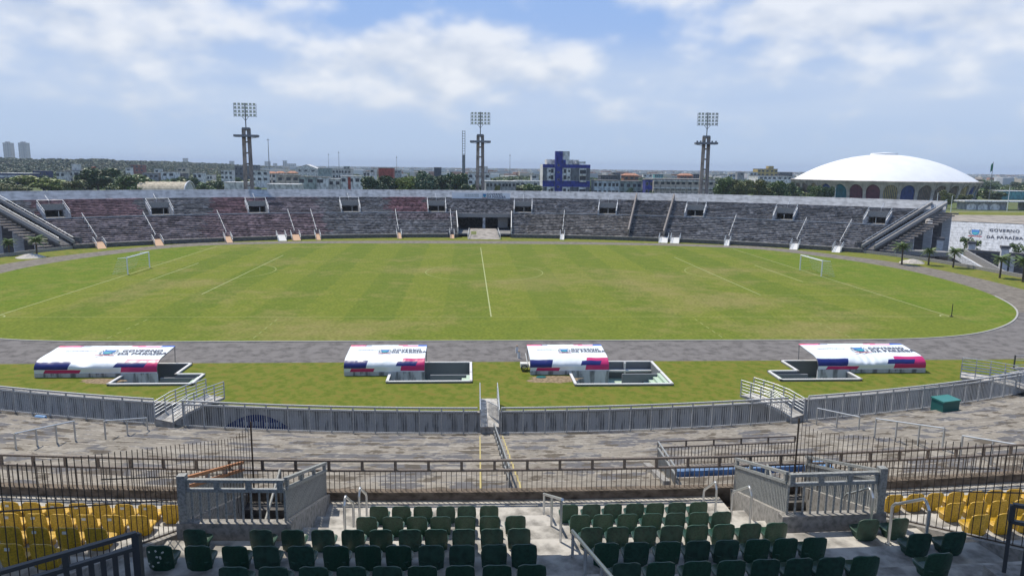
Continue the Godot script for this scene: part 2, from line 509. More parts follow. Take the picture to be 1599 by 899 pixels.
func infield_texture() -> ImageTexture:
	var W := 1600
	var H := 960          # 160 m x 96 m
	var big := noise_image(800, 480, 0.012, 4, 81)
	var mid := noise_image(1600, 960, 0.035, 5, 82)
	var tiny := noise_image(1600, 960, 0.22, 3, 83)
	var rng := RandomNumberGenerator.new()
	rng.seed = 4
	var tones := []
	for i in 40:
		tones.append(rng.randf_range(-0.10, 0.10))
	var bd := big.get_data()
	var md := mid.get_data()
	var td := tiny.get_data()
	var out := PackedByteArray()
	out.resize(W * H * 3)
	var dry_spots := [Vector3(22, 12, 17), Vector3(8, 6, 9), Vector3(-8, -1, 8), Vector3(-42, 14, 10), Vector3(-44, 0, 7), Vector3(32, 24, 9), Vector3(40, -2, 8), Vector3(-20, 40, 12), Vector3(33, 41, 9)]
	var green := Vector3(0.158, 0.182, 0.032)
	var deep := Vector3(0.112, 0.150, 0.026)
	var dry := Vector3(0.235, 0.200, 0.080)
	for y in H:
		var z := (y + 0.5) / H * 96.0 - 46.0
		for x in W:
			var X := (x + 0.5) / W * 160.0 - 80.0
			var n1: float = bd[(y / 2) * 800 + x / 2] / 255.0
			var n2: float = md[y * W + x] / 255.0
			var n3: float = td[y * W + x] / 255.0
			var t := 0.5
			if absf(X) < 53.0 and z < 36.0:
				var band := int(floor((X + 53.0 + (n2 - 0.5) * 0.8) / 5.3))
				t = 0.5 + (0.27 if band % 2 == 0 else -0.27) + tones[band]
			var c := deep.lerp(green, clampf(t + (n2 - 0.5) * 0.9, 0, 1))
			if absf(X) > 53.0:
				c = Vector3(0.105, 0.158, 0.022).lerp(green, clampf(n2 * 1.4 - 0.3, 0, 1))
			var dr := 0.0
			for s in dry_spots:
				var q: float = (X - s.x) * (X - s.x) / (s.z * s.z) + (z - s.y) * (z - s.y) / (s.z * s.z * 0.5)
				if q < 3.0:
					dr = maxf(dr, exp(-q * 1.1))
			dr = clampf(dr * 0.75 + (n1 - 0.52) * 1.5 + (n2 - 0.5) * 0.8, 0, 1) * (0.85 if absf(X) < 54.0 and z < 46 else 0.45)
			c = c.lerp(dry, dr * 0.8)
			c *= 0.66 + n3 * 0.70
			var k := (y * W + x) * 3
			var s2 := Color(c.x, c.y, c.z).linear_to_srgb()
			out[k] = int(clampf(s2.r, 0, 1) * 255)
			out[k + 1] = int(clampf(s2.g, 0, 1) * 255)
			out[k + 2] = int(clampf(s2.b, 0, 1) * 255)
	return ImageTexture.create_from_image(Image.create_from_data(W, H, false, Image.FORMAT_RGB8, out))

var pits := [          # canopy x0 x1, pit under it x0 x1, stair pit x0 x1, stairs on the right, near edge
	[-35.5, -26.4, -35.3, -25.1, -29.0, -23.0, true, 58.5],
	[-12.2, -5.95, -12.0, -2.3, -8.65, -2.3, true, 58.3],
	[2.4, 8.7, 2.6, 13.0, 5.6, 13.0, true, 59.3],
	[25.9, 35.0, 24.35, 34.8, 21.9, 28.35, false, 58.4]]

func build_field() -> void:
	var inner := outline([[0, 45.1], [12, 45.1], [24, 45.1], [34, 45.1], [43.7, 44.3], [51.5, 41.4], [59.4, 35.2], [65.4, 26.8], [69.6, 14.5], [71.0, 1.0], [70.0, -9.0], [66.2, -20.0], [58.6, -33.0], [46.0, -38.6], [33.5, -40.7], [17, -41.6], [0, -41.9]])
	var outer := outline([[0, 52.4], [14, 52.4], [28, 52.4], [42, 52.4], [53, 51.4], [61, 47.8], [68, 40.5], [73, 30.0], [76.2, 15.0], [77.2, 1.0], [76.2, -9.5], [72.4, -20.5], [61.4, -38.0], [49.0, -42.8], [35.0, -45.3], [17, -47.2], [0, -47.8]])
	var b := MB.new()
	# verge: everything inside the stands that is not track or infield; the near strip is laid with its pits left open
	var wide := outline([[0, 52.4], [14, 52.4], [28, 52.4], [42, 52.4], [58, 52.4], [70, 50.0], [77, 42.0], [81, 30.0], [84.0, 16.0], [84.8, 4.0], [84.2, -6.0], [81.5, -19.0], [77.3, -28.8], [62, -40.5], [46, -48.2], [24, -54.5], [0, -57.0]])
	struct("verge", ring_sheet(outer, wide, -0.016), M.verge)
	var near_b := MB.new()
	var far_b := MB.new()
	for i in inner.size():
		var j := (i + 1) % inner.size()
		var tb: MB = near_b if outer[i].y > 36.0 and outer[j].y > 30.0 or outer[j].y > 36.0 and outer[i].y > 30.0 else far_b
		tb.quad(Vector3(inner[j].x, -0.008, inner[j].y), Vector3(outer[j].x, -0.008, outer[j].y), Vector3(outer[i].x, -0.008, outer[i].y), Vector3(inner[i].x, -0.008, inner[i].y))
	struct("running_track", near_b.done(), M.track)
	struct("dirt_track", far_b.done(), M.dirt_track)
	b = MB.new()
	var m := inner.size()
	for i in m:
		var a: Vector2 = inner[i]
		var d: Vector2 = inner[(i + 1) % m]
		for q in [Vector2(0, 1), d, a]:
			b.v.append(Vector3(q.x, 0, q.y)); b.n.append(Vector3.UP); b.c.append(Color.WHITE)
			b.u.append(Vector2((q.x + 80.0) / 160.0, (q.y + 46.0) / 96.0))
	var gm := mat("infield", Color.WHITE, 0.95)
	gm.albedo_texture = infield_texture()
	gm.metallic_specular = 0.12
	struct("infield_grass", b.done(), gm)
	# kerb round the infield
	b = MB.new()
	var kp := []
	for i in range(-60, 61):
		var q: Vector2 = inner[posmod(i, inner.size())]
		kp.append(Vector3(q.x, 0, q.y))
	b.sweep(kp, rect(-0.09, 0.09, -0.006, 0.055), false)
	struct("track_kerb", b.done(), M.kerb)
	# near grass strip with the pits cut out
	b = MB.new()
	var xs := [-75.0]
	var x := -70.0
	while x <= 70.0:
		xs.append(x)
		x += 2.0
	xs.append(75.0)
	for p in pits:
		for q in [2, 3, 4, 5]:
			xs.append(p[q])
	xs.sort()
	for i in xs.size() - 1:
		var x0: float = xs[i]
		var x1: float = xs[i + 1]
		if x1 - x0 < 0.001:
			continue
		var xm := (x0 + x1) * 0.5
		var cuts := []
		for p in pits:
			if xm > p[2] and xm < p[3]:
				cuts.append([52.95, 56.0])
			if xm > p[4] and xm < p[5]:
				cuts.append([56.0, p[7]])
		var z := 52.4
		for c in cuts:
			if c[0] > z + 0.001:
				b.quad(Vector3(x0, -0.004, c[0]), Vector3(x1, -0.004, c[0]), Vector3(x1, -0.004, z), Vector3(x0, -0.004, z))
			z = c[1]
		var e0 := -45.0 + sqrt(110.15 * 110.15 - x0 * x0)
		var e1 := -45.0 + sqrt(110.15 * 110.15 - x1 * x1)
		if minf(e0, e1) > z:
			b.quad(Vector3(x0, -0.004, e0), Vector3(x1, -0.004, e1), Vector3(x1, -0.004, z), Vector3(x0, -0.004, z))
	struct("grass_strip", b.done(), M.strip_grass)
	# bare soil worn into the strip
	for s in [[-30.0, 57.3, 1.7, 0.8], [4.2, 57.6, 2.3, 1.0], [29.6, 57.0, 1.3, 0.7], [15.5, 61.5, 3.0, 0.6]]:
		b = MB.new()
		var rng := RandomNumberGenerator.new()
		rng.seed = 100 + int(s[0] * 10)
		var pts := []
		for k in 22:
			var a := TAU * k / 22.0
			var rr := rng.randf_range(0.7, 1.1)
			pts.append(Vector3(s[0] + cos(a) * s[2] * rr, 0.0, s[1] + sin(a) * s[3] * rr))
		for k in 22:
			b.tri(Vector3(s[0], 0.0, s[1]), pts[(k + 1) % 22], pts[k])
		if s[0] < 10:
			struct("bare_soil", b.done(), M.dry_soil)
	# painted lines
	var lines := Node3D.new()
	lines.name = "pitch_markings"
	lines.set_meta("kind", "structure")
	add_child(lines)
	var flat := func(n: String, pts: Array, w: float, mm: Material) -> void:
		var q := MB.new()
		for i in pts.size() - 1:
			var a: Vector2 = pts[i]
			var c: Vector2 = pts[i + 1]
			var r: Vector2 = (c - a).normalized().orthogonal() * w * 0.5
			q.quad(Vector3(a.x - r.x, 0.006, a.y - r.y), Vector3(c.x - r.x, 0.006, c.y - r.y), Vector3(c.x + r.x, 0.006, c.y + r.y), Vector3(a.x + r.x, 0.006, a.y + r.y))
		part(lines, n, q.done(), mm)
	var seg := func(ax: float, az: float, bx: float, bz: float) -> Array:
		return [Vector2(ax, az), Vector2(bx, bz)]
	var circ := func(cx: float, cz: float, r: float, a0: float, a1: float) -> Array:
		var o := []
		for i in 49:
			var a := lerpf(a0, a1, i / 48.0)
			o.append(Vector2(cx + cos(a) * r, cz + sin(a) * r))
		return o
	flat.call("touchline", seg.call(-52.5, 34, 52.5, 34), 0.12, M.faded_paint)
	flat.call("touchline", seg.call(-52.5, -34, 52.5, -34), 0.12, M.faded_paint)
	flat.call("halfway_line", seg.call(0, -34, 0, 34), 0.15, M.paint_white)
	flat.call("centre_circle", circ.call(0, 0, 9.15, 0, TAU), 0.15, M.faded_paint)
	for s in [-1.0, 1.0]:
		flat.call("goal_line", seg.call(52.5 * s, -34, 52.5 * s, 34), 0.14, M.paint_white)
		flat.call("penalty_area_line", seg.call(36 * s, -20.16, 36 * s, 20.16), 0.14, M.paint_white)
		for t in [-1.0, 1.0]:
			flat.call("penalty_area_line", seg.call(36 * s, 20.16 * t, 52.5 * s, 20.16 * t), 0.1, M.faded_paint)
			flat.call("goal_area_line", seg.call(47 * s, 9.16 * t, 52.5 * s, 9.16 * t), 0.1, M.faded_paint)
			flat.call("corner_arc", circ.call(52.5 * s, 34 * t, 1.0, PI if s > 0 else 0.0, (PI if s > 0 else 0.0) + (PI / 2) * s * t), 0.15, M.paint_white)
		flat.call("goal_area_line", seg.call(47 * s, -9.16, 47 * s, 9.16), 0.14, M.paint_white)
		var a := acos(5.5 / 9.15)
		flat.call("penalty_arc", circ.call(41.5 * s, 0, 9.15, (PI if s > 0 else 0.0) - a, (PI if s > 0 else 0.0) + a), 0.15, M.faded_paint)
	for xx in [-36.2, -22.8, 22.4, 35.4]:
		var z := 35.2
		while z < 44.4:
			flat.call("dashed_line", seg.call(xx, z, xx, z + 0.95), 0.11, M.faded_paint)
			z += 1.9

func build_ground() -> void:
	# the town's ground with the sunken stadium left open
	var b := MB.new()
	var hole := []
	var out := []
	for i in 96:
		var a := TAU * i / 96.0
		var r := 1.0 / pow(pow(absf(cos(a)) / 152.0, 2.6) + pow(absf(sin(a)) / 168.0, 2.6), 1.0 / 2.6)
		hole.append(Vector3(cos(a) * r, 3.0, 40.0 + sin(a) * r))
		out.append(Vector3(cos(a) * 9000.0, 3.0, -sin(-a) * 9000.0))
	for i in 96:
		var j := (i + 1) % 96
		b.quad(hole[j], hole[i], out[i], out[j])
	struct("ground", b.done(), M.ground)
	# bank that falls from the town's ground to the foot of the field wall
	b = MB.new()
	for i in 96:
		var j := (i + 1) % 96
		var lo := []
		for k in [i, j]:
			var q: Vector3 = hole[k]
			lo.append(Vector3(q.x * 0.95, -4.2, 40.0 + (q.z - 40.0) * 0.95))
		b.quad(lo[1], lo[0], hole[i], hole[j])
	struct("bank", b.done(), M.plaza)
	b = MB.new()
	b.quad(Vector3(-120, -4.2, 180), Vector3(120, -4.2, 180), Vector3(120, -4.2, -110), Vector3(-120, -4.2, -110))
	struct("low_ground", b.done(), M.dark_concrete)
	# plaza east of the right end
	b = MB.new()
	b.quad(Vector3(112, 3.02, -58), Vector3(330, 3.02, -58), Vector3(330, 3.02, -128), Vector3(112, 3.02, -128))
	struct("plaza", b.done(), M.plaza)
	b = MB.new()
	b.quad(Vector3(100, 3.03, -108), Vector3(205, 3.03, -108), Vector3(205, 3.03, -126), Vector3(100, 3.03, -126))
	struct("plaza_lawn", b.done(), M.verge)

# ------------------------------------------------------------------ far stand
const VOM := [-38.7, -30.5, -22.0, -13.1, -4.3, 4.7, 13.5, 22.3, 30.75, 38.7]
const ROWS := 25

func fr(k: float) -> float:
	return 123.0 + 1.08 * k

func fy(k: float) -> float:
	return 0.9 + 0.3 * k

func fend(r: float) -> float:
	return lerpf(38.6, 42.2, (r - 123.0) / 30.0)

func stand_colour(k: int, deg: float, rng: RandomNumberGenerator) -> Color:
	var g := 0.30 * rng.randf_range(0.62, 1.42)
	var c := Color(g, g * 0.97, g * 0.98)
	var red := 0.0
	if k >= 14:
		if deg < -32.0 and deg > -40.0: red = 0.7
		if deg > -26.0 and deg < -21.0: red = 0.8
		if deg > -9.2 and deg < -5.3: red = 1.0
		if deg > -21 and deg < -16: red = 0.3
	else:
		if deg > -27.5 and deg < -16.0: red = 0.5
		if deg < -27.5: red = 0.25
		if deg > -9.0 and deg < -3.0 and k > 8: red = 0.3
	c = c.lerp(Color(g * 1.25, g * 0.72, g * 0.76), red)
	if deg > 16.1 and deg < 19.8:
		c = c * 0.75
	if deg > 5 and deg < 16 and k < 14:
		c = c * Color(1.15, 1.08, 0.98)
	c.a = 1.0
	return c

func build_far_stand() -> void:
	var S := thing("far_stand", "long curved terraced concrete stand on the far side of the pitch", "stadium stand")
	var rng := RandomNumberGenerator.new()
	rng.seed = 77
	for k in ROWS:
		var r := fr(k)
		var y := fy(k)
		var e := fend(r)
		var gaps := []
		if k >= 14 and k <= 19:
			for a in VOM:
				gaps.append([a - 0.95, a + 0.95])
		if k <= 12:
			gaps.append([-2.25, 3.45])
		gaps.sort_custom(func(p, q): return p[0] < q[0])
		var a0 := -e
		gaps.append([e, e])
		for g in gaps:
			var b := MB.new()
			var t := a0
			while t < g[0] - 0.01:
				var t1: float = minf(t + rng.randf_range(0.35, 1.6), g[0])
				b.col = stand_colour(k, (t + t1) * 0.5, rng)
				b.sweep(farc(r, t, t1, y, 1.0), rect(-1.14, 0.0, -0.85, 0.0), absf(t - a0) < 0.01 or absf(t1 - g[0]) < 0.01)
				t = t1
			a0 = g[1]
			part(S, "step", b.done(), M.far_step)
	# leaning parapet along the top
	var b := MB.new()
	var et := fend(150.0)
	b.sweep(farc(150.0, -et - 1.5, et + 1.5, 0), [Vector2(-0.35, 6.0), Vector2(-0.1, 6.0), Vector2(-0.12, 8.05), Vector2(-1.45, 9.95), Vector2(-1.75, 9.95)])
	part(S, "parapet", b.done(), M.parapet)
	b = MB.new()
	b.sweep(farc(151.9, -et, et, 0), rect(-0.4, -0.1, -4.0, 9.0))
	part(S, "back_wall", b.done(), M.concrete)
	b = MB.new()
	for g in [[-38.9, -2.3], [3.5, 38.9]]:
		b = MB.new()
		b.sweep(farc(122.6, g[0], g[1], 0), rect(-0.33, 0.0, -0.3, 0.75))
		part(S, "base_wall", b.done(), M.dark_concrete)
		b = MB.new()
		b.sweep(farc(122.55, g[0], g[1], 0), rect(-0.4, 0.05, 0.76, 0.84))
		part(S, "wall_coping", b.done(), M.concrete)
	# pale kerb of the middle gangway
	b = MB.new()
	var a1 := -fend(fr(14))
	for g in [[-2.25, 3.45], [40.0, 40.0]]:
		b.sweep(farc(fr(13.0) + 0.2, a1, minf(g[0], fend(fr(14))), fy(13)), rect(-0.1, 0.06, -0.02, 0.16))
		a1 = g[1]
	part(S, "gangway_kerb", b.done(), M.parapet)
	# entrances in the upper tier
	for i in VOM.size():
		var a: float = VOM[i]
		var v := Node3D.new()
		v.name = "entrance"
		S.add_child(v, true)
		b = MB.new()
		for s in [-1.0, 1.0]:
			var t: float = a + s * 0.93
			var p := [FP(fr(13.2), t, 0), FP(fr(19.6), t, 0)]
			var w := Vector3(cos(t * D), 0, sin(t * D)) * 0.11
			var top := [fy(14) + 0.75, fy(20) + 0.75]
			var lo := fy(13) - 0.5
			b.quad(p[0] - w + Vector3.UP * lo, p[0] + w + Vector3.UP * lo, p[0] + w + Vector3.UP * top[0], p[0] - w + Vector3.UP * top[0])
			b.quad(p[0] - w + Vector3.UP * top[0], p[0] + w + Vector3.UP * top[0], p[1] + w + Vector3.UP * top[1], p[1] - w + Vector3.UP * top[1])
			b.quad(p[1] - w + Vector3.UP * lo, p[0] - w + Vector3.UP * lo, p[0] - w + Vector3.UP * top[0], p[1] - w + Vector3.UP * top[1])
			b.quad(p[0] + w + Vector3.UP * lo, p[1] + w + Vector3.UP * lo, p[1] + w + Vector3.UP * top[1], p[0] + w + Vector3.UP * top[0])
		part(v, "side_wall", b.done(), M.parapet)
		b = MB.new()
		b.sweep(farc(fr(17.2), a - 0.86, a + 0.86, fy(13), 0.9), rect(-0.3, 0, 1.5, 2.75))
		part(v, "lintel", b.done(), M.concrete)
		b = MB.new()
		b.sweep(farc(fr(13.6), a - 0.86, a + 0.86, fy(13), 0.9), rect(-14.0, 0, -0.3, -0.05))
		part(v, "passage_floor", b.done(), M.passage)
		b = MB.new()
		b.sweep(farc(fr(20.0), a - 0.9, a - 0.84, fy(13), 0.9), rect(-7.5, 0, -0.04, 2.2))
		b.sweep(farc(fr(20.0), a + 0.84, a + 0.9, fy(13), 0.9), rect(-7.5, 0, -0.04, 2.2))
		b.sweep(farc(fr(23.5), a - 0.86, a + 0.86, fy(13), 0.9), rect(-0.2, 0, -0.04, 2.8))
		part(v, "passage_wall", b.done(), M.passage)
		b = MB.new()
		for s in [-1.0, 1.0]:
			var t: float = a + s * 0.93
			b.tube([FP(fr(13.2), t, fy(14) + 1.35), FP(fr(19.6), t, fy(20) + 1.35)], 0.05, 5)
			for q in [13.2, 16.4, 19.6]:
				b.tube([FP(fr(q), t, fy(q) + 0.6), FP(fr(q), t, fy(q + 0.8) + 1.35)], 0.04, 5)
		b.tube([FP(fr(19.6), a - 0.93, fy(20) + 1.35), FP(fr(19.6), a + 0.93, fy(20) + 1.35)], 0.05, 5)
		b.tube([FP(fr(13.4), a + 0.1, fy(13)), FP(fr(13.4), a + 0.1, fy(13) + 1.5)], 0.06, 5)
		part(v, "handrail", b.done(), M.galv)
		b = MB.new()
		b.tube([FP(fr(20.5), a + 0.0, fy(20.5) + 1.0), FP(fr(24.0), a - 0.02, fy(24) + 1.0)], 0.05, 5)
		for q in [20.5, 24.0]:
			b.tube([FP(fr(q), a, fy(q) - 0.1), FP(fr(q), a, fy(q) + 1.0)], 0.04, 5)
		part(S, "upper_handrail", b.done(), M.galv)
	# centre tunnel
	var T := Node3D.new()
	T.name = "players_tunnel"
	S.add_child(T)
	b = MB.new()
	b.sweep(farc(fr(12.6), -2.3, 3.5, 0, 0.8), rect(-0.6, 0.0, 3.7, 4.7))
	part(T, "lintel", b.done(), M.concrete)
	b = MB.new()
	b.sweep(farc(fr(24.0), -2.3, 3.5, 0, 0.8), rect(-0.3, 0.0, -0.2, 6.6))
	part(T, "back_wall", b.done(), M.passage)
	b = MB.new()
	b.sweep(farc(fr(3.0), -2.3, 3.5, 0, 0.8), rect(-24.0, 0.0, 0.2, 0.6))
	part(T, "tunnel_floor", b.done(), M.passage)
	for xw in [[-5.0, -2.3], [8.05, 3.5]]:
		b = MB.new()
		var p0 := FP(123.0, xw[1], 0)
		var p1 := FP(fr(13.0), xw[1], 0)
		var w := Vector3(0.18, 0, 0)
		for s in [-1.0, 1.0]:
			b.quad(p0 + w * s - Vector3.UP * 0.2, p1 + w * s - Vector3.UP * 0.2, p1 + w * s + Vector3.UP * 5.0, p0 + w * s + Vector3.UP * 1.3)
		b.quad(p0 - w - Vector3.UP * 0.2, p0 + w - Vector3.UP * 0.2, p0 + w + Vector3.UP * 1.3, p0 - w + Vector3.UP * 1.3)
		b.quad(p0 - w + Vector3.UP * 1.3, p0 + w + Vector3.UP * 1.3, p1 + w + Vector3.UP * 5.0, p1 - w + Vector3.UP * 5.0)
		part(T, "side_wall", b.done(), M.dark_concrete)
		b = MB.new()
		b.beam(p0 + Vector3(0, 2.2, 0.2), p1 + Vector3(0, 5.2, 0), 0.16, 0.4)
		b.beam(p0 + Vector3(0, 0.8, 0.2), p0 + Vector3(0, 2.3, 0.2), 0.14, 0.14)
		part(T, "side_rail", b.done(), M.ramp_white)
	b = MB.new()
	b.bx(Vector3(1.1, 0.2, -70.3), Vector3(1.75, 3.7, -69.8))
	part(T, "pillar", b.done(), M.parapet)
	b = MB.new()
	b.bx(Vector3(5.0, 1.0, -71.0), Vector3(7.5, 3.5, -70.8))
	part(T, "inner_wall", b.done(), M.concrete)
	b = MB.new()
	b.quad(Vector3(-2.6, 0.02, -51.0), Vector3(4.7, 0.02, -51.0), Vector3(4.5, 0.7, -57.5), Vector3(-2.2, 0.7, -57.5))
	b.quad(Vector3(-2.2, 0.7, -57.5), Vector3(4.5, 0.7, -57.5), Vector3(4.4, 1.2, -66.0), Vector3(-2.0, 1.2, -66.0))
	part(T, "ramp", b.done(), M.tunnel_ramp)
	b = MB.new()
	for s in [[-2.6, -2.3], [4.75, 4.45]]:
		b.tube([Vector3(s[0], 0.0, -51.2), Vector3(s[0], 1.0, -51.2), Vector3(s[1], 2.1, -57.0)], 0.06, 5)
		for q in [0.3, 0.65, 1.0]:
			var xx: float = lerpf(s[0], s[1], q)
			b.tube([Vector3(xx, 0.7 * q, lerpf(-51.2, -57.0, q)), Vector3(xx, 1.0 + 1.1 * q, lerpf(-51.2, -57.0, q))], 0.05, 5)
	part(T, "ramp_rail", b.done(), M.ramp_white)
	b = MB.new()
	b.bx(Vector3(-7.2, 0.05, -55.8), Vector3(-5.9, 1.2, -55.2))
	part(T, "dark_cabinet", b.done(), M.slate)
	one("yellow_notice", box_mesh(1.25, 0.75, 0.06), M.sign_yellow, "small yellow notice board at the mouth of the far tunnel", "notice board", Transform3D(Basis(), Vector3(-1.25, 1.15, -54.6)))
	# radial walls beside the dark flight right of the tunnel
	for a in [16.1, 19.8]:
		b = MB.new()
		b.beam(FP(123.4, a, 1.75), FP(150.2, a + 0.1, 9.2), 0.35, 1.5)
		part(S, "flight_wall", b.done(), M.tower_concrete)
	# the two ends: stair between sloping parapets, overhanging row slabs, buttresses
	for s in [-1.0, 1.0]:
		for q in [0.25, 1.35]:
			b = MB.new()
			b.beam(FP(122.6, s * (38.6 + q), 1.35), FP(151.0, s * (42.0 + q), 9.4), 0.26, 0.62)
			part(S, "end_parapet", b.done(), M.concrete)
			b = MB.new()
			b.tube([FP(122.8, s * (38.6 + q), 2.2), FP(151.0, s * (42.0 + q), 10.3)], 0.06, 5)
			part(S, "end_handrail", b.done(), M.galv)
		b = MB.new()
		b.beam(FP(123.0, s * 39.4, 0.6), FP(151.0, s * 42.8, 8.4), 1.9, 0.4)
		part(S, "end_stair", b.done(), M.dark_concrete)
		for i in 17:
			var k := 1.0 + i * 1.42
			var r := fr(k)
			var a0: float = fend(r) + 1.55
			b = MB.new()
			var aa := [s * a0, s * (a0 + 1.15)]
			aa.sort()
			b.sweep(farc(r, aa[0], aa[1], fy(k) - 0.5, 0.8), rect(-1.2, 0.1, -0.28, 0.0))
			part(S, "overhanging_slab", b.done(), M.tower_concrete)
		for i in 7:
			var r := 128.0 + i * 3.6
			var top := fy((r - 123.0) / 1.08) - 1.0
			b = MB.new()
			var aa := [s * (fend(r) + 1.4), s * (fend(r) + 2.1)]
			aa.sort()
			b.sweep(farc(r, aa[0], aa[1], 0, 0.8), rect(-0.4, 0.0, -4.0, top))
			part(S, "buttress", b.done(), M.white_wall if i % 2 == 0 else M.dark_concrete)
		b = MB.new()
		var ab := [s * (fend(128.0) - 1.0), s * (fend(150.0) + 3.4)]
		b.beam(FP(124.0, ab[0], -1.0), FP(150.0, s * (fend(150.0) + 0.4), -1.0), 0.5, 6.0)
		part(S, "under_wall", b.done(), M.dark_concrete)
	# foot bridges and stair rails at the base
	for q in [[-36.9, 1, 1.5], [-32.1, 1, 1.5], [-25.8, 1, 1.3], [-20.7, 0, 1.7], [-19.3, 1, 1.7], [-17.1, 1, 1.0], [-8.64, 1, 0.9], [-2.95, 1, 0.9], [9.07, 0, 0.9], [19.9, 0, 1.9], [21.1, 0, 1.9], [26.4, 0, 1.0], [32.9, 0, 1.5], [36.8, 0, 1.5]]:
		var a: float = q[0]
		var w: float = q[2]
		var base := FP(122.9, a, 0)
		var side := "left" if a < 0 else "right"
		var R := thing("foot_ramp", foot_label(a, q[1] == 1), "ramp", base, -a * D, "foot ramps along the far stand")
		b = MB.new()
		b.quad(Vector3(-w / 2, 0.02, 3.0), Vector3(w / 2, 0.02, 3.0), Vector3(w / 2, 0.95, 0.0), Vector3(-w / 2, 0.95, 0.0))
		b.quad(Vector3(-w / 2, 0.95, 0.0), Vector3(w / 2, 0.95, 0.0), Vector3(w / 2, 0.95, -1.0), Vector3(-w / 2, 0.95, -1.0))
		b.quad(Vector3(-w / 2, -0.1, 3.0), Vector3(-w / 2, 0.02, 3.0), Vector3(-w / 2, 0.95, 0.0), Vector3(-w / 2, -0.1, 0.0))
		b.quad(Vector3(w / 2, -0.1, 3.0), Vector3(w / 2, -0.1, 0.0), Vector3(w / 2, 0.95, 0.0), Vector3(w / 2, 0.02, 3.0))
		part(R, "deck", b.done(), M.ramp_orange if q[1] == 1 else M.ramp_white)
		for s in [-1.0, 1.0]:
			b = MB.new()
			var x: float = s * (w / 2 + 0.05)
			for h in [0.45, 1.0]:
				b.tube([Vector3(x, 0.1 + h, 2.6), Vector3(x, 0.9 + h, 0.0), Vector3(x, 0.95 + h, -1.0)], 0.045, 5)
			for z in [2.6, 1.3, 0.0, -1.0]:
				var y: float = lerpf(0.1, 0.9, clampf((2.6 - z) / 2.6, 0, 1))
				b.tube([Vector3(x, y - 0.1, z), Vector3(x, y + 1.0, z)], 0.04, 5)
			part(R, "handrail", b.done(), M.galv)
		if absf(a + 20.7) > 0.2 and absf(a - 21.1) > 0.2 and absf(a - 19.9) > 0.2:
			b = MB.new()
			b.tube([Vector3(0, 1.9, -1.0), Vector3(0, fy(13) + 1.0, 123 - fr(13.5))], 0.06, 5)
			for k in [2, 5, 8, 11, 13]:
				b.tube([Vector3(0, fy(k) - 0.1, 123 - fr(k)), Vector3(0, fy(k) + 1.05, 123 - fr(k))], 0.05, 5)
			part(R, "stair_rail", b.done(), M.ramp_white)
	# banner on the parapet
	var bn := thing("banner", "white printed banner on the far parapet above the tunnel", "banner", FP(148.6, 0.35, 8.65), 0.0)
	b = MB.new()
	b.box(Transform3D(Basis(Vector3.RIGHT, 0.0), Vector3.ZERO), Vector3(15.6, 1.55, 0.05))
	part(bn, "cloth", b.done(), M.banner)
	crest(bn, Transform3D(Basis(), Vector3(0.9, 0, 0.04)), 1.1)
	text(bn, "GOVERNO", 0.62, Vector3(3.6, 0.33, 0.04), Basis(), M.print_ink)
	text(bn, "DA PARAÍBA", 0.62, Vector3(4.05, -0.35, 0.04), Basis(), M.print_ink)
	b = MB.new()
	var rr := RandomNumberGenerator.new()
	rr.seed = 2
	for row in 2:
		var x := -4.4
		while x < -0.6:
			var w := rr.randf_range(0.08, 0.3)
			b.bx(Vector3(x, 0.15 - row * 0.45, 0.03), Vector3(x + w, 0.36 - row * 0.45, 0.04))
			x += w + 0.09
	part(bn, "small_print", b.done(), M.crest_grey)
	for s in [-1.0, 1.0]:
		field_wall(s)

func foot_label(a: float, orange: bool) -> String:
	var names := {-36.9: "leftmost of all, by the left end stair", -32.1: "second from the left end stair", -25.8: "third from the left end stair", -20.7: "pale one of the left twin pair", -19.3: "brown one of the left twin pair", -17.1: "just right of the left twin pair", -8.64: "second left of the tunnel", -2.95: "just left of the tunnel", 9.07: "first right of the tunnel", 19.9: "left half of the wide double ramp", 21.1: "right half of the wide double ramp", 26.4: "first right of the wide double ramp", 32.9: "second from the right end stair", 36.8: "nearest the right end stair"}
	return ("orange" if orange else "white") + " foot ramp at the far stand, " + names[a]

func field_wall(s: float) -> void:
	var b := MB.new()
	var pts := []
	for q in [[77.3, -28.8], [80.6, -22.0], [82.8, -15.0], [84.2, -6.0], [84.8, 4.0], [84.0, 16.0], [81.0, 30.0]]:
		pts.append(Vector3(q[0] * s, 0, q[1]))
	if s > 0:
		pts.reverse()
	b.sweep(pts, rect(-0.15, 0.15, -4.2, 0.55))
	one("field_wall", b.done(), M.concrete, ("low concrete wall edging the grass beyond the %s goal" % ("right" if s > 0 else "left")), "wall")

func box_mesh(x: float, y: float, z: float) -> BoxMesh:
	var m := BoxMesh.new()
	m.size = Vector3(x, y, z)
	return m

func text(parent: Node, s: String, h: float, at: Vector3, bs: Basis, m: Material, heavy := 0.0) -> MeshInstance3D:
	var t := TextMesh.new()
	var f := SystemFont.new()
	f.font_names = PackedStringArray(["Droid Sans"])
	f.font_weight = 700
	t.font = f
	t.text = s
	t.font_size = 64
	t.pixel_size = h / 46.0
	t.depth = 0.012
	return part(parent, "lettering", t, m, Transform3D(bs, at))

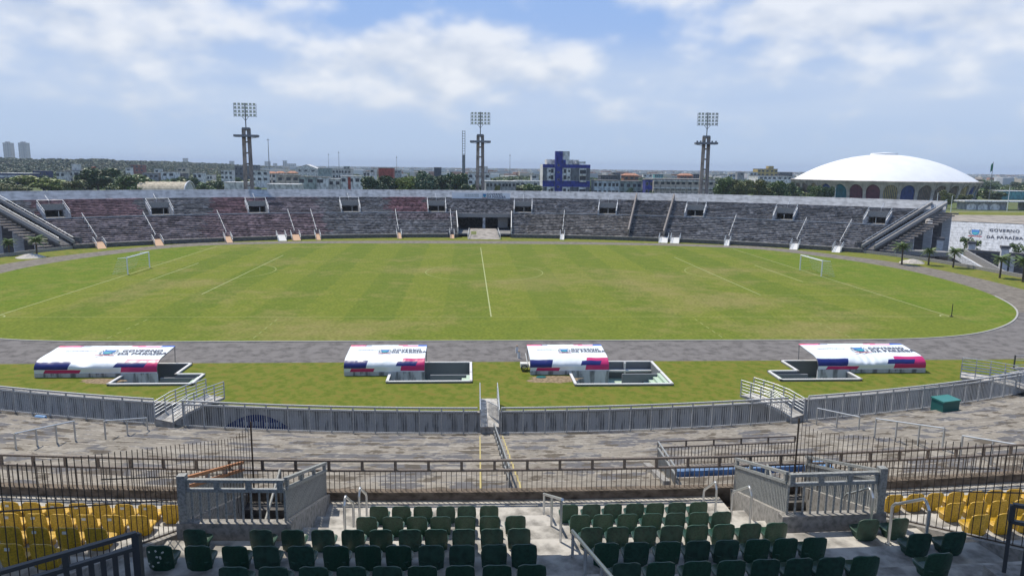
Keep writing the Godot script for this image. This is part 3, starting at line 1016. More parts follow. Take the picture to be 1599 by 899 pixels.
func crest(parent: Node, xf: Transform3D, h: float) -> void:
	var c := Node3D.new()
	c.name = "crest"
	c.transform = xf
	parent.add_child(c, true)
	var shield := [Vector2(-0.36, 0.42), Vector2(0.36, 0.42), Vector2(0.36, 0.0), Vector2(0.26, -0.28), Vector2(0.0, -0.45), Vector2(-0.26, -0.28), Vector2(-0.36, 0.0)]
	var b := MB.new()
	for k in range(1, 6):
		b.tri(Vector3(shield[0].x, shield[0].y, 0) * h, Vector3(shield[k + 1].x, shield[k + 1].y, 0) * h, Vector3(shield[k].x, shield[k].y, 0) * h)
	part(c, "shield", b.done(), M.crest_blue)
	b = MB.new()
	for k in 12:
		var a0 := PI + PI * k / 12.0
		var a1 := PI + PI * (k + 1) / 12.0
		b.tri(Vector3(0, 0.02, 0.008) * h, Vector3(cos(a1) * 0.28, 0.02 + sin(a1) * 0.34, 0.008) * h, Vector3(cos(a0) * 0.28, 0.02 + sin(a0) * 0.34, 0.008) * h)
	part(c, "shield_field", b.done(), M.crest_teal)
	b = MB.new()
	for s in [-1.0, 1.0]:
		for k in 7:
			var a := -1.15 + k * 0.33
			var p := Vector3(s * cos(a) * 0.56, sin(a) * 0.56 + 0.02, 0.004) * h
			b.box(Transform3D(Basis(Vector3(0, 0, 1), s * (a + 0.6)), p), Vector3(0.17, 0.06, 0.004) * h)
			b.box(Transform3D(Basis(Vector3(0, 0, 1), s * (a - 0.4)), p + Vector3(0.02, 0.03, 0.003) * h), Vector3(0.14, 0.05, 0.004) * h)
	part(c, "laurel", b.done(), M.crest_grey)
	b = MB.new()
	b.box(Transform3D(Basis(), Vector3(0, -0.58, 0.004) * h), Vector3(1.25, 0.09, 0.004) * h)
	part(c, "ribbon", b.done(), M.crest_red)

# ------------------------------------------------------------------ near side
func bars_between(parent: Node, n: String, mesh: Mesh, m: Material, places: Array) -> void:
	for q in places:
		part(parent, n, mesh, m, Transform3D(Basis(), q))

func build_moat() -> void:
	var b := MB.new()
	b.sweep(narc(111.6, -34, 34, 0), rect(-1.7, 1.5, -3.6, -3.3))
	struct("moat_floor", b.done(), M.dark_concrete)
	var w := thing("moat_wall", "weathered grey retaining wall of the grass strip above the moat", "wall")
	b = MB.new()
	b.sweep(narc(110.2, -34, 34, 0), rect(-0.3, 0.0, -3.4, -0.03))
	part(w, "wall_face", b.done(), M.moat_wall)
	b = MB.new()
	b.sweep(narc(110.2, -34, 34, 0), rect(-0.34, 0.06, -0.028, 0.06))
	part(w, "coping", b.done(), M.concrete)
	# painted oval with pale letters
	var o := Node3D.new()
	o.name = "painted_oval"
	w.add_child(o)
	b = MB.new()
	var a0 := -8.7
	for k in 24:
		var t0 := k / 24.0
		var t1 := (k + 1) / 24.0
		var h0 := sin(t0 * PI) * 1.35
		var h1 := sin(t1 * PI) * 1.35
		b.quad(NP(110.21, a0 - 1.5 + t0 * 3.0, -1.75), NP(110.21, a0 - 1.5 + t1 * 3.0, -1.75), NP(110.21, a0 - 1.5 + t1 * 3.0, -1.75 + h1), NP(110.21, a0 - 1.5 + t0 * 3.0, -1.75 + h0))
	part(o, "blue_field", b.done(), M.blue_oval)
	b = MB.new()
	var rng := RandomNumberGenerator.new()
	rng.seed = 12
	var t := a0 - 0.75
	while t < a0 + 0.8:
		var h := rng.randf_range(0.25, 0.4)
		b.sweep(narc(110.225, t, t + rng.randf_range(0.03, 0.07), -1.2, 1.0), rect(-0.01, 0.01, 0, h))
		t += 0.11
	part(o, "pale_marks", b.done(), M.oval_text)
	# fence along the lip, one run between each two bridges
	var runs := [[-22.5, -11.55, "moat fence left of the left foot bridge"], [-10.55, -0.98, "moat fence between the left and the middle foot bridge"], [-0.22, 9.55, "moat fence between the middle and the right foot bridge"], [10.35, 20.9, "moat fence between the right foot bridge and the far right one"]]
	var bar := box_mesh(0.028, 1.34, 0.028)
	for q in runs:
		var f := thing("moat_fence", "galvanised bar " + q[2], "fence", Vector3.ZERO, 0.0, "fences along the moat")
		for h in [1.32, 1.08]:
			b = MB.new()
			b.sweep(narc(113.0, q[0], q[1], h), rect(-0.05, 0.05, -0.05, 0.05))
			part(f, "rail", b.done(), M.moat_rail)
		b = MB.new()
		b.sweep(narc(113.0, q[0], q[1], -0.32), rect(-0.03, 0.03, -0.03, 0.03))
		part(f, "bottom_rail", b.done(), M.moat_rail)
		var a: float = q[0]
		var i := 0
		while a <= q[1]:
			if i % 9 == 0:
				part(f, "post", box_mesh(0.075, 1.68, 0.075), M.moat_rail, Transform3D(Basis(Vector3.UP, a * D), NP(113.0, a, 0.45)))
			else:
				part(f, "bar", bar, M.moat_rail, Transform3D(Basis(Vector3.UP, a * D), NP(113.0, a, 0.36)))
			a += 0.078
			i += 1
	# foot bridges
	bridge("galvanised foot bridge over the moat, left of the middle", Vector3(-20.0, 0.0, 62.2), Vector3(-21.9, -0.12, 66.1), 1.55)
	bridge("narrow foot bridge over the moat at the middle stair", Vector3(-1.1, 0.0, 63.2), Vector3(-1.15, -0.12, 67.8), 1.15, true)
	bridge("galvanised foot bridge over the moat, right of the middle", Vector3(17.5, 0.0, 62.6), Vector3(19.5, -0.12, 66.4), 1.25)
	bridge("long foot bridge over the moat at the far right", Vector3(36.8, 0.0, 58.0), Vector3(40.6, -0.12, 60.9), 2.0)

func bridge(label: String, a: Vector3, z: Vector3, w: float, gate := false) -> void:
	var d := z - a
	var l := Vector2(d.x, d.z).length()
	var B := thing("foot_bridge", label, "bridge", a, atan2(d.x, d.z), "foot bridges over the moat")
	var b := MB.new()
	var y := [0.28, 0.30, 0.22, -0.05]
	var t := [0.0, 0.4, 0.7, 1.0]
	for i in 3:
		b.beam(Vector3(0, y[i], l * t[i]), Vector3(0, y[i + 1], l * t[i + 1]), w, 0.16)
	b.bx(Vector3(-w / 2, -0.42, l - 0.1), Vector3(w / 2, -0.1, l + 0.02))
	part(B, "deck", b.done(), M.deck)
	for s in [-1.0, 1.0]:
		var R := Node3D.new()
		R.name = "handrail"
		B.add_child(R, true)
		var x: float = s * (w / 2 + 0.03)
		for h in [0.3, 0.52, 0.74, 0.96, 1.2]:
			b = MB.new()
			var pts := []
			for i in 4:
				pts.append(Vector3(x, y[i] + h, l * t[i]))
			b.tube(pts, 0.032, 6)
			part(R, "rail", b.done(), M.galv)
		for q in 6:
			var f := q / 5.0
			var yy := lerpf(y[0], y[3], f) if f > 0.7 else 0.26
			part(R, "post", box_mesh(0.06, 1.25, 0.06), M.moat_rail, Transform3D(Basis(), Vector3(x, yy + 0.6, l * f)))
	if gate:
		b = MB.new()
		for i in 8:
			b.bx(Vector3(w / 2 - 0.06 - i * 0.075, 0.25, l - 0.5 - i * 0.13), Vector3(w / 2 - 0.1 - i * 0.075, 1.2, l - 0.46 - i * 0.13))
		b.beam(Vector3(w / 2, 1.2, l - 0.4), Vector3(-0.1, 1.2, l - 1.5), 0.05, 0.05)
		b.beam(Vector3(w / 2, 0.25, l - 0.4), Vector3(-0.1, 0.25, l - 1.5), 0.05, 0.05)
		part(B, "open_gate", b.done(), M.moat_rail)

func build_lower_terrace() -> void:
	var T := Node3D.new()
	T.name = "lower_terrace"
	T.set_meta("kind", "structure")
	add_child(T)
	for k in 18:
		var r := 112.8 + 1.45 * k
		var b := MB.new()
		b.sweep(narc(r, -27, 27, -0.4 + 0.37 * k), rect(0.0, 1.5, -0.7, 0.0))
		part(T, "terrace_step", b.done(), M.terrace)
		b = MB.new()
		b.sweep(narc(r, -27, 27, -0.4 + 0.37 * k), rect(-0.01, 0.06, -0.05, 0.005))
		part(T, "worn_nosing", b.done(), M.nosing)
	var b := MB.new()
	b.sweep(narc(138.5, -27, 27, 0), rect(-0.25, 0.0, 4.0, 7.3))
	part(T, "upper_wall", b.done(), M.brown_concrete)
	# painted edges of the middle stair
	for a in [-0.9, -0.2]:
		b = MB.new()
		for k in range(1, 13):
			var r := 112.8 + 1.45 * k
			b.sweep([NP(r + 0.01, a - 0.016, -0.4 + 0.37 * k), NP(r + 0.01, a + 0.016, -0.4 + 0.37 * k)], rect(0.0, 1.44, 0.0, 0.008))
		part(T, "painted_stair_edge", b.done(), M.yellow_paint)
	# small half steps of the middle stair
	for k in range(0, 14):
		var r := 112.8 + 1.45 * (k + 1)
		b = MB.new()
		b.sweep(narc(r, -0.86, -0.24, -0.4 + 0.37 * k, 1.0), rect(-0.5, -0.002, 0.002, 0.185))
		part(T, "half_step", b.done(), M.terrace)
	# handrails
	terrace_rail("handrail of two panels on the lower terrace, far left", -11.3, 120.4, 124.2, 4)
	terrace_rail("short handrail on the lower terrace by the left foot bridge", -10.9, 115.6, 119.2, 3)
	terrace_rail("short handrail on the lower terrace by the right foot bridge", 10.1, 114.6, 118.4, 3)
	terrace_rail("middle handrail of the right lower terrace", 9.35, 121.5, 126.0, 4)
	terrace_rail("handrail of the right lower terrace nearest the seats", 9.0, 127.8, 132.5, 4)
	# long double handrail of the middle stair
	var H := thing("stair_handrail", "long grey handrail running down the middle stair of the lower terrace", "handrail")
	for h in [0.45, 0.95]:
		b = MB.new()
		b.tube([NP(113.6, -0.46, low(114.0) + h), NP(129.5, -0.40, low(129.5) + h)], 0.04, 6)
		part(H, "rail", b.done(), M.grey_rail)
	var r2 := 113.6
	while r2 < 130.0:
		part(H, "post", box_mesh(0.07, 1.1, 0.07), M.grey_rail, Transform3D(Basis(), NP(r2, lerpf(-0.46, -0.4, (r2 - 113.6) / 16.0), lerpf(low(114.0), low(129.5), (r2 - 113.6) / 15.9) + 0.4)))
		r2 += 1.6
	# stair opening in the lower terrace, with blue walls
	var E := thing("stair_opening", "railed stair opening with blue walls in the lower terrace", "stairwell")
	rail_run(E, [NP(125.9, 2.75, 2.95), NP(125.9, 5.75, 2.95)], 1.15, 0.87, 0.16, "brown_rail", 1.2)
	rail_run(E, [NP(125.9, 2.75, 2.95), NP(129.6, 2.55, 3.3)], 1.15, 0.87, 0.14, "grey_rail", 1.8)
	b = MB.new()
	b.sweep(narc(127.6, 2.85, 5.7, 0, 0.8), rect(0, 0.3, 2.2, 3.55))
	part(E, "blue_wall", b.done(), M.blue_floor)
	b = MB.new()
	b.sweep(narc(127.9, 2.85, 5.7, 0, 0.8), rect(0.002, 2.4, 2.9, 3.32))
	part(E, "blue_landing", b.done(), M.blue_floor)
	b = MB.new()
	b.beam(NP(125.7, 2.55, 2.85), NP(129.6, 2.4, 3.75), 0.3, 0.35)
	part(E, "side_kerb", b.done(), M.concrete)
	b = MB.new()
	b.box(Transform3D(Basis(), Vector3.ZERO), Vector3(0.65, 0.85, 0.6))
	b.box(Transform3D(Basis(), Vector3(0, 0.46, 0)), Vector3(0.72, 0.08, 0.66))
	one("blue_drum", b.done(), M.blue_plastic, "blue plastic container behind the railing near the right stairwell", "container", Transform3D(Basis(), NP(129.4, 5.35, 3.78)))

func terrace_rail(label: String, deg: float, r0: float, r1: float, posts: int) -> void:
	var H := thing("terrace_handrail", label, "handrail", Vector3.ZERO, 0.0, "handrails on the lower terrace")
	var b := MB.new()
	b.tube([NP(r0, deg, low(r0) + 1.1), NP(r1, deg, low(r1) + 1.1)], 0.04, 6)
	part(H, "rail", b.done(), M.galv)
	for i in posts:
		var r := lerpf(r0, r1, float(i) / (posts - 1))
		var y0 := low(r)
		var y1 := lerpf(low(r0), low(r1), float(i) / (posts - 1)) + 1.1
		part(H, "post", box_mesh(0.065, y1 - y0, 0.065), M.galv, Transform3D(Basis(), NP(r, deg, (y0 + y1) * 0.5)))

# a railing: top rail, second rail, short posts between them, bars down to the foot
func rail_run(parent: Node, pts: Array, top: float, second: float, gap: float, m: String, post_gap := 0.85, wide := 0.03, foot := 0.0) -> void:
	for h in [top, second]:
		var b := MB.new()
		for i in pts.size() - 1:
			b.beam(pts[i] + Vector3.UP * h, pts[i + 1] + Vector3.UP * h, 0.07, 0.05)
		part(parent, "rail", b.done(), M[m])
	var bar := box_mesh(wide, second - foot, 0.022)
	for i in pts.size() - 1:
		var a: Vector3 = pts[i]
		var d: Vector3 = pts[i + 1] - a
		var l := Vector2(d.x, d.z).length()
		var turn := atan2(-d.z, d.x)
		var k := maxi(1, int(round(l / gap)))
		for q in k + (1 if i == pts.size() - 2 else 0):
			part(parent, "bar", bar, M[m], Transform3D(Basis(Vector3.UP, turn), a + d * (float(q) / k) + Vector3.UP * (foot + second) * 0.5))
		var np := maxi(1, int(round(l / post_gap)))
		for q in np + (1 if i == pts.size() - 2 else 0):
			part(parent, "post", box_mesh(0.07, top - second, 0.06), M[m], Transform3D(Basis(Vector3.UP, turn), a + d * (float(q) / np) + Vector3.UP * (top + second) * 0.5))

func build_near_stand() -> void:
	var S := thing("near_stand", "concrete steps, front walkway and roof of the stand in the foreground", "stadium stand")
	var b := MB.new()
	for g in [[-26.0, -3.45], [-2.55, 1.75], [2.7, 26.0]]:
		b = MB.new()
		b.sweep(narc(138.25, g[0], g[1], 7.53), rect(0.0, 1.85, -0.35, 0.0))
		part(S, "walkway", b.done(), M.deck)
	b = MB.new()
	b.sweep(narc(138.0, -26, 26, 7.53), rect(0.0, 0.245, -1.2, 0.22))
	part(S, "front_kerb", b.done(), M.brown_concrete)
	for k in range(1, 19):
		var r := 140.06 + 1.45 * (k - 1)
		var y := 7.53 + 0.49 * k
		b = MB.new()
		var runs := [[-16.0, 16.0]]
		if k <= 2:
			runs = [[-16.0, -3.4], [-2.5, 1.72], [2.62, 16.0]]
		for g in runs:
			b = MB.new()
			b.sweep(narc(r, g[0], g[1], y), rect(0.0, 1.5, -0.75, 0.0))
			part(S, "step", b.done(), M.deck)
	# half steps in the aisles
	for q in [[-0.5, -0.33, 1, 12], [-2.42, -2.12, 1, 3], [1.52, 1.7, 1, 3], [-0.27, -0.14, 3, 9]]:
		for k in range(q[2], q[3]):
			var r := 140.06 + 1.45 * (k - 1)
			b = MB.new()
			b.sweep(narc(r, q[0], q[1], 7.53 + 0.49 * (k - 1), 1.0), rect(-0.45, -0.002, 0.002, 0.245))
			part(S, "aisle_step", b.done(), M.deck)
	# roof and back wall, over and behind the place the picture was taken from
	b = MB.new()
	b.sweep(narc(134.7, -30, 30, 30.0, 1.5), rect(0.0, 25.0, 0.0, 0.5))
	part(S, "roof", b.done(), M.ramp_white)
	b = MB.new()
	b.sweep(narc(166.0, -30, 30, 0, 1.5), rect(0.0, 0.4, 5.0, 17.5))
	part(S, "back_wall", b.done(), M.ramp_white)
	b = MB.new()
	b.sweep(narc(138.3, -16, 16, 0, 1.5), rect(0.0, 27.0, 5.2, 5.4))
	part(S, "lower_slab", b.done(), M.dark_concrete)
	# front railing
	var F := thing("walkway_railing", "long brown railing along the front walkway of the near stand", "railing")
	var pts := []
	for i in 21:
		pts.append(NP(138.14, -7.6 + i * 0.72, 7.53))
	rail_run(F, pts, 1.06, 0.79, 0.137, "brown_rail", 0.84, 0.015, 0.22)
	# shadow-casting bars stand on the kerb; low cable along the walkway
	stairwell("railed concrete stairwell left of the green seats", -3.47, -2.58, -3.27, -2.47)
	stairwell("railed concrete stairwell right of the green seats", 1.92, 2.74, 1.62, 2.42)
	tall_fence("tall rusty bar fence between the green and yellow seats, left side", -3.36, -3.48)
	tall_fence("tall rusty bar fence between the green and yellow seats, right side", 2.62, 2.86)
	hoop("steel hoop handrail beside the left block, upper one", -2.06, 141.95, 141.05)
	hoop("steel hoop handrail beside the left block, lower one by the walkway", -2.05, 140.5, 139.6)
	hoop("steel hoop handrail at the right block, lower one by the walkway", 1.37, 140.4, 139.6)
	hoop("steel hoop handrail at the right block, beside the third row", 1.47, 141.75, 140.75)
	hoop("steel hoop handrail before the two lone green seats, sunlit", 2.26, 143.0, 142.05)
	hoop("steel hoop handrail before the two lone dark seats, shaded", 2.29, 144.5, 143.5)
	long_rail("three post steel handrail at the top of the centre aisle", -0.29, 139.9, 143.2, 3)
	long_rail("steel handrail in the centre aisle at the bottom edge", -0.28, 144.4, 148.6, 4)
	# dark railings at the lower corners
	var R := thing("corner_railing", "dark steel railing in the bottom left corner", "railing")
	rail_run(R, [Vector3(-6.72, 10.55, 102.3), Vector3(-8.6, 10.55, 103.68)], 1.05, 0.86, 0.13, "dark_rail", 0.8, 0.06)
	part(R, "end_post", box_mesh(0.09, 1.1, 0.09), M.dark_rail, Transform3D(Basis(), Vector3(-6.72, 11.03, 102.3)))
	R = thing("corner_railing", "dark steel railing post at the bottom right edge", "railing")
	rail_run(R, [Vector3(5.16, 10.55, 101.95), Vector3(6.3, 10.55, 102.6)], 1.05, 0.8, 0.22, "dark_rail", 0.5, 0.05)
	b = MB.new()
	b.bx(Vector3(5.0, 9.9, 101.75), Vector3(7.2, 10.56, 102.9))
	part(R, "concrete_block", b.done(), M.concrete)

func stairwell(label: String, f0: float, f1: float, n0: float, n1: float) -> void:
	var E := thing("stairwell", label, "stairwell", Vector3.ZERO, 0.0, "stairwells of the near stand")
	var rn := 142.62
	var rf := 138.32
	var b := MB.new()
	# near wall, side walls
	var A := NP(rn, n0, 0)
	var B := NP(rn, n1, 0)
	var C := NP(rf, f1, 0)
	var Dd := NP(rf, f0, 0)
	var ab := (B - A).normalized() * 0.13
	b.beam(A - ab + Vector3.UP * 8.65, B + ab + Vector3.UP * 8.65, 0.2, 1.15)
	part(E, "near_wall", b.done(), M.concrete)
	for q in [[A, Dd], [B, C]]:
		b = MB.new()
		var d: Vector3 = (q[1] - q[0]).normalized()
		var w := Vector3(-d.z, 0, d.x) * 0.1
		var p0: Vector3 = q[0] + d * 0.1
		var p1: Vector3 = q[1]
		for s in [-1.0, 1.0]:
			b.quad(p0 + w * s + Vector3.UP * 5.5, p1 + w * s + Vector3.UP * 5.5, p1 + w * s + Vector3.UP * 7.74, p0 + w * s + Vector3.UP * 9.22)
		b.quad(p0 - w + Vector3.UP * 9.22, p1 - w + Vector3.UP * 7.74, p1 + w + Vector3.UP * 7.74, p0 + w + Vector3.UP * 9.22)
		b.quad(p1 - w + Vector3.UP * 5.5, p1 + w + Vector3.UP * 5.5, p1 + w + Vector3.UP * 7.74, p1 - w + Vector3.UP * 7.74)
		part(E, "side_wall", b.done(), M.concrete)
		slope_rail(E, p0 + Vector3.UP * 9.22, p1 + Vector3.UP * 7.74, 0.105, 0.062, M.orange_rust if n0 < 0 and q[0] == A else M.grey_rail)
	slope_rail(E, A + Vector3.UP * 9.225, B + Vector3.UP * 9.225, 0.16, 0.04)
	part(E, "corner_post", box_mesh(0.16, 1.0, 0.16), M.grey_rail, Transform3D(Basis(), (A if n0 < 0 else B) + Vector3.UP * 9.7))
	# steps going down under the seats
	for i in 9:
		b = MB.new()
		var t := i / 9.0
		var p := Dd.lerp(A, t)
		var q := C.lerp(B, t)
		var y := 7.53 - 0.2 * i
		var d := (A - Dd) / 9.0
		b.quad(p + Vector3.UP * y + d, q + Vector3.UP * y + d, q + Vector3.UP * y, p + Vector3.UP * y)
		b.quad(p + Vector3.UP * (y - 0.2) + d, q + Vector3.UP * (y - 0.2) + d, q + Vector3.UP * y + d, p + Vector3.UP * y + d)
		part(E, "step", b.done(), M.dark_concrete)
	b = MB.new()
	var mid := 0.45
	b.tube([Dd.lerp(C, mid) + Vector3.UP * 8.4, A.lerp(B, mid) + Vector3.UP * 7.0], 0.035, 6)
	b.tube([Dd.lerp(C, mid) + Vector3.UP * 7.5, Dd.lerp(C, mid) + Vector3.UP * 8.4], 0.035, 6)
	part(E, "inner_handrail", b.done(), M.grey_rail)

func slope_rail(parent: Node, a: Vector3, z: Vector3, gap := 0.105, wide := 0.062, rm: Material = M.grey_rail) -> void:
	for h in [0.86, 0.66]:
		var b := MB.new()
		b.beam(a + Vector3.UP * h, z + Vector3.UP * h, 0.09, 0.06)
		part(parent, "rail", b.done(), rm)
	var d := z - a
	var l := Vector2(d.x, d.z).length()
	var k := int(l / gap)
	var bar := box_mesh(wide, 0.66, 0.02)
	for i in k + 1:
		part(parent, "bar", bar, M.grey_rail, Transform3D(Basis(Vector3.UP, atan2(-d.z, d.x)), a + d * (float(i) / k) + Vector3.UP * 0.33))
	for i in 4:
		part(parent, "post", box_mesh(0.11, 0.2, 0.07), M.grey_rail, Transform3D(Basis(Vector3.UP, atan2(-d.z, d.x)), a + d * (0.03 + i * 0.31) + Vector3.UP * 0.76))

func tall_fence(label: String, a0: float, a1: float) -> void:
	var F := thing("bar_fence", label, "fence", Vector3.ZERO, 0.0, "tall fences between the seat blocks")
	var r0 := 138.3
	var r1 := 147.2
	var k := 52
	var bar := box_mesh(0.011, 1.95, 0.011)
	var foot := func(r: float) -> float:
		return 7.55 + maxf(0.0, (r - 139.3)) * 0.338 + 0.15
	for i in k + 1:
		var t := float(i) / k
		var r := lerpf(r0, r1, t)
		var lean := sin(i * 12.9) * 0.012
		part(F, "bar", bar, M.black_bar, Transform3D(Basis(Vector3(0, 0, 1), lean), NP(r, lerpf(a0, a1, t), foot.call(r) + 0.98)))
	part(F, "end_post", box_mesh(0.035, 2.0, 0.035), M.black_bar, Transform3D(Basis(), NP(r0, a0, foot.call(r0) + 1.0)))
	for h in [0.12]:
		var b := MB.new()
		b.beam(NP(140.0, lerpf(a0, a1, 0.19), foot.call(140.0) + h), NP(r1, a1, foot.call(r1) + h), 0.04, 0.03)
		part(F, "rail", b.done(), M.black_bar)
	var c := MB.new()
	c.beam(NP(140.0, lerpf(a0, a1, 0.19), foot.call(140.0) - 0.08), NP(r1, a1, foot.call(r1) - 0.08), 0.34, 0.36)
	part(F, "concrete_footing", c.done(), M.concrete)
	c = MB.new()
	for q in [[0.2, 0.7, 1.1, 1.5], [0.35, 0.95, 0.7, 1.3]]:
		var ra := lerpf(r0, r1, q[0])
		var rb := lerpf(r0, r1, q[1])
		c.tube([NP(ra, lerpf(a0, a1, q[0]), foot.call(ra) + q[2]), NP(rb, lerpf(a0, a1, q[1]), foot.call(rb) + q[3])], 0.012, 4)
	part(F, "wire", c.done(), M.black_bar)

func hoop(label: String, deg: float, rn: float, rf: float) -> void:
	var b := MB.new()
	var p := []
	var n := NP(rn, deg, rise(rn))
	var f := NP(rf, deg, rise(rf))
	var hn := 0.86
	var hf := 0.92
	p.append(n)
	p.append(n + Vector3.UP * (hn - 0.14))
	for i in 5:
		var t := i / 4.0
		var dir := (f - n)
		dir.y = 0
		p.append((n + Vector3.UP * (hn - 0.14)).lerp(n + dir * 0.16 + Vector3.UP * hn, t) + Vector3.UP * sin(t * PI) * 0.03)
	for i in 5:
		var t := i / 4.0
		var dir := (n - f)
		dir.y = 0
		p.append((f + dir * 0.16 + Vector3.UP * hf).lerp(f + Vector3.UP * (hf - 0.14), t) + Vector3.UP * sin(t * PI) * 0.03)
	p.append(f)
	b.tube(p, 0.028, 8)
	var H := thing("hoop_handrail", label, "handrail", Vector3.ZERO, 0.0, "steel hoop handrails among the seats")
	part(H, "hoop", b.done(), M.steel)
	for q in [n, f]:
		b = MB.new()
		b.cone(q, q + Vector3.UP * 0.015, 0.065, 0.06, 10)
		part(H, "base_plate", b.done(), M.steel)

func long_rail(label: String, deg: float, r0: float, r1: float, k: int) -> void:
	var H := thing("aisle_handrail", label, "handrail")
	var b := MB.new()
	b.tube([NP(r0, deg, rise(r0) + 0.95), NP(r1, deg, rise(r1) + 0.95)], 0.03, 8)
	part(H, "rail", b.done(), M.steel)
	for i in k:
		var t := float(i) / (k - 1) * 0.94 + 0.02
		var r := lerpf(r0, r1, t)
		var y1 := lerpf(rise(r0), rise(r1), t) + 0.95
		b = MB.new()
		b.tube([NP(r, deg, rise(r)), NP(r, deg, y1)], 0.027, 8)
		part(H, "post", b.done(), M.steel)

# ------------------------------------------------------------------ seats
func seat_back() -> ArrayMesh:
	var b := MB.new()
	var nu := 10
	var nv := 8
	var f := func(u: float, v: float, side: float) -> Vector3:
		var w := 0.205 + 0.012 * sin(v * PI)
		var y := 0.02 + 0.47 * v
		var corner: float = maxf(0.0, (v - 0.72) / 0.28)
		w *= sqrt(maxf(0.0, 1.0 - corner * corner * corner * 0.42))
		if v > 0.98:
			y -= 0.03 * pow(absf(u), 4)
		var z := -0.05 + 0.05 * v - 0.075 * u * u * (1.0 - 0.35 * v) - 0.012
		return Vector3(u * w, y, z + side)
	for s in [0.0, -0.022]:
		for i in nu:
			for j in nv:
				var u0 := i * 2.0 / nu - 1
				var u1 := (i + 1) * 2.0 / nu - 1
				var v0 := float(j) / nv
				var v1 := float(j + 1) / nv
				var p := [f.call(u0, v0, s), f.call(u1, v0, s), f.call(u1, v1, s), f.call(u0, v1, s)]
				var nn := []
				for q in [[u0, v0], [u1, v0], [u1, v1], [u0, v1]]:
					var du: Vector3 = f.call(q[0] + 0.02, q[1], s) - f.call(q[0] - 0.02, q[1], s)
					var dv: Vector3 = f.call(q[0], minf(q[1] + 0.02, 0.97), s) - f.call(q[0], minf(q[1], 0.97) - 0.02, s)
					nn.append(du.cross(dv).normalized() * (1.0 if s == 0.0 else -1.0))
				if s == 0.0:
					b.squad(p[0], p[1], p[2], p[3], nn[0], nn[1], nn[2], nn[3])
				else:
					b.squad(p[3], p[2], p[1], p[0], nn[3], nn[2], nn[1], nn[0])
	for i in nu:
		var u0 := i * 2.0 / nu - 1
		var u1 := (i + 1) * 2.0 / nu - 1
		b.quad(f.call(u0, 1.0, 0.0), f.call(u1, 1.0, 0.0), f.call(u1, 1.0, -0.022), f.call(u0, 1.0, -0.022))
	for u in [-1.0, 1.0]:
		for j in nv:
			b.quad(f.call(u, float(j) / nv, 0.0), f.call(u, float(j) / nv, -0.022), f.call(u, float(j + 1) / nv, -0.022), f.call(u, float(j + 1) / nv, 0.0))
	return b.done()

func seat_pan() -> ArrayMesh:
	var b := MB.new()
	# outline loops from the foot up to the rim, then a dished top
	var loop := func(w: float, z0: float, z1: float, y: float) -> Array:
		var o := []
		for k in 20:
			var a := TAU * k / 20.0
			var cx := signf(cos(a)) * pow(absf(cos(a)), 0.55)
			var cz := signf(sin(a)) * pow(absf(sin(a)), 0.55)
			o.append(Vector3(cx * w, y, (z0 + z1) * 0.5 + cz * (z1 - z0) * 0.5))
		return o
	var rings := [loop.call(0.165, -0.40, -0.08, 0.0), loop.call(0.175, -0.42, -0.07, 0.06), loop.call(0.215, -0.47, -0.06, 0.13), loop.call(0.222, -0.485, -0.055, 0.165), loop.call(0.21, -0.47, -0.06, 0.175), loop.call(0.15, -0.40, -0.10, 0.14), loop.call(0.05, -0.30, -0.2, 0.13)]
	for r in rings.size() - 1:
		for k in 20:
			var j := (k + 1) % 20
			b.quad(rings[r][j], rings[r][k], rings[r + 1][k], rings[r + 1][j])
	for k in range(1, 19):
		b.tri(rings[-1][0], rings[-1][k + 1], rings[-1][k])
	return b.done()

func ordinal(i: int) -> String:
	return ["first", "second", "third", "fourth", "fifth", "sixth", "seventh", "eighth", "ninth", "tenth", "eleventh", "twelfth", "thirteenth", "fourteenth"][i]

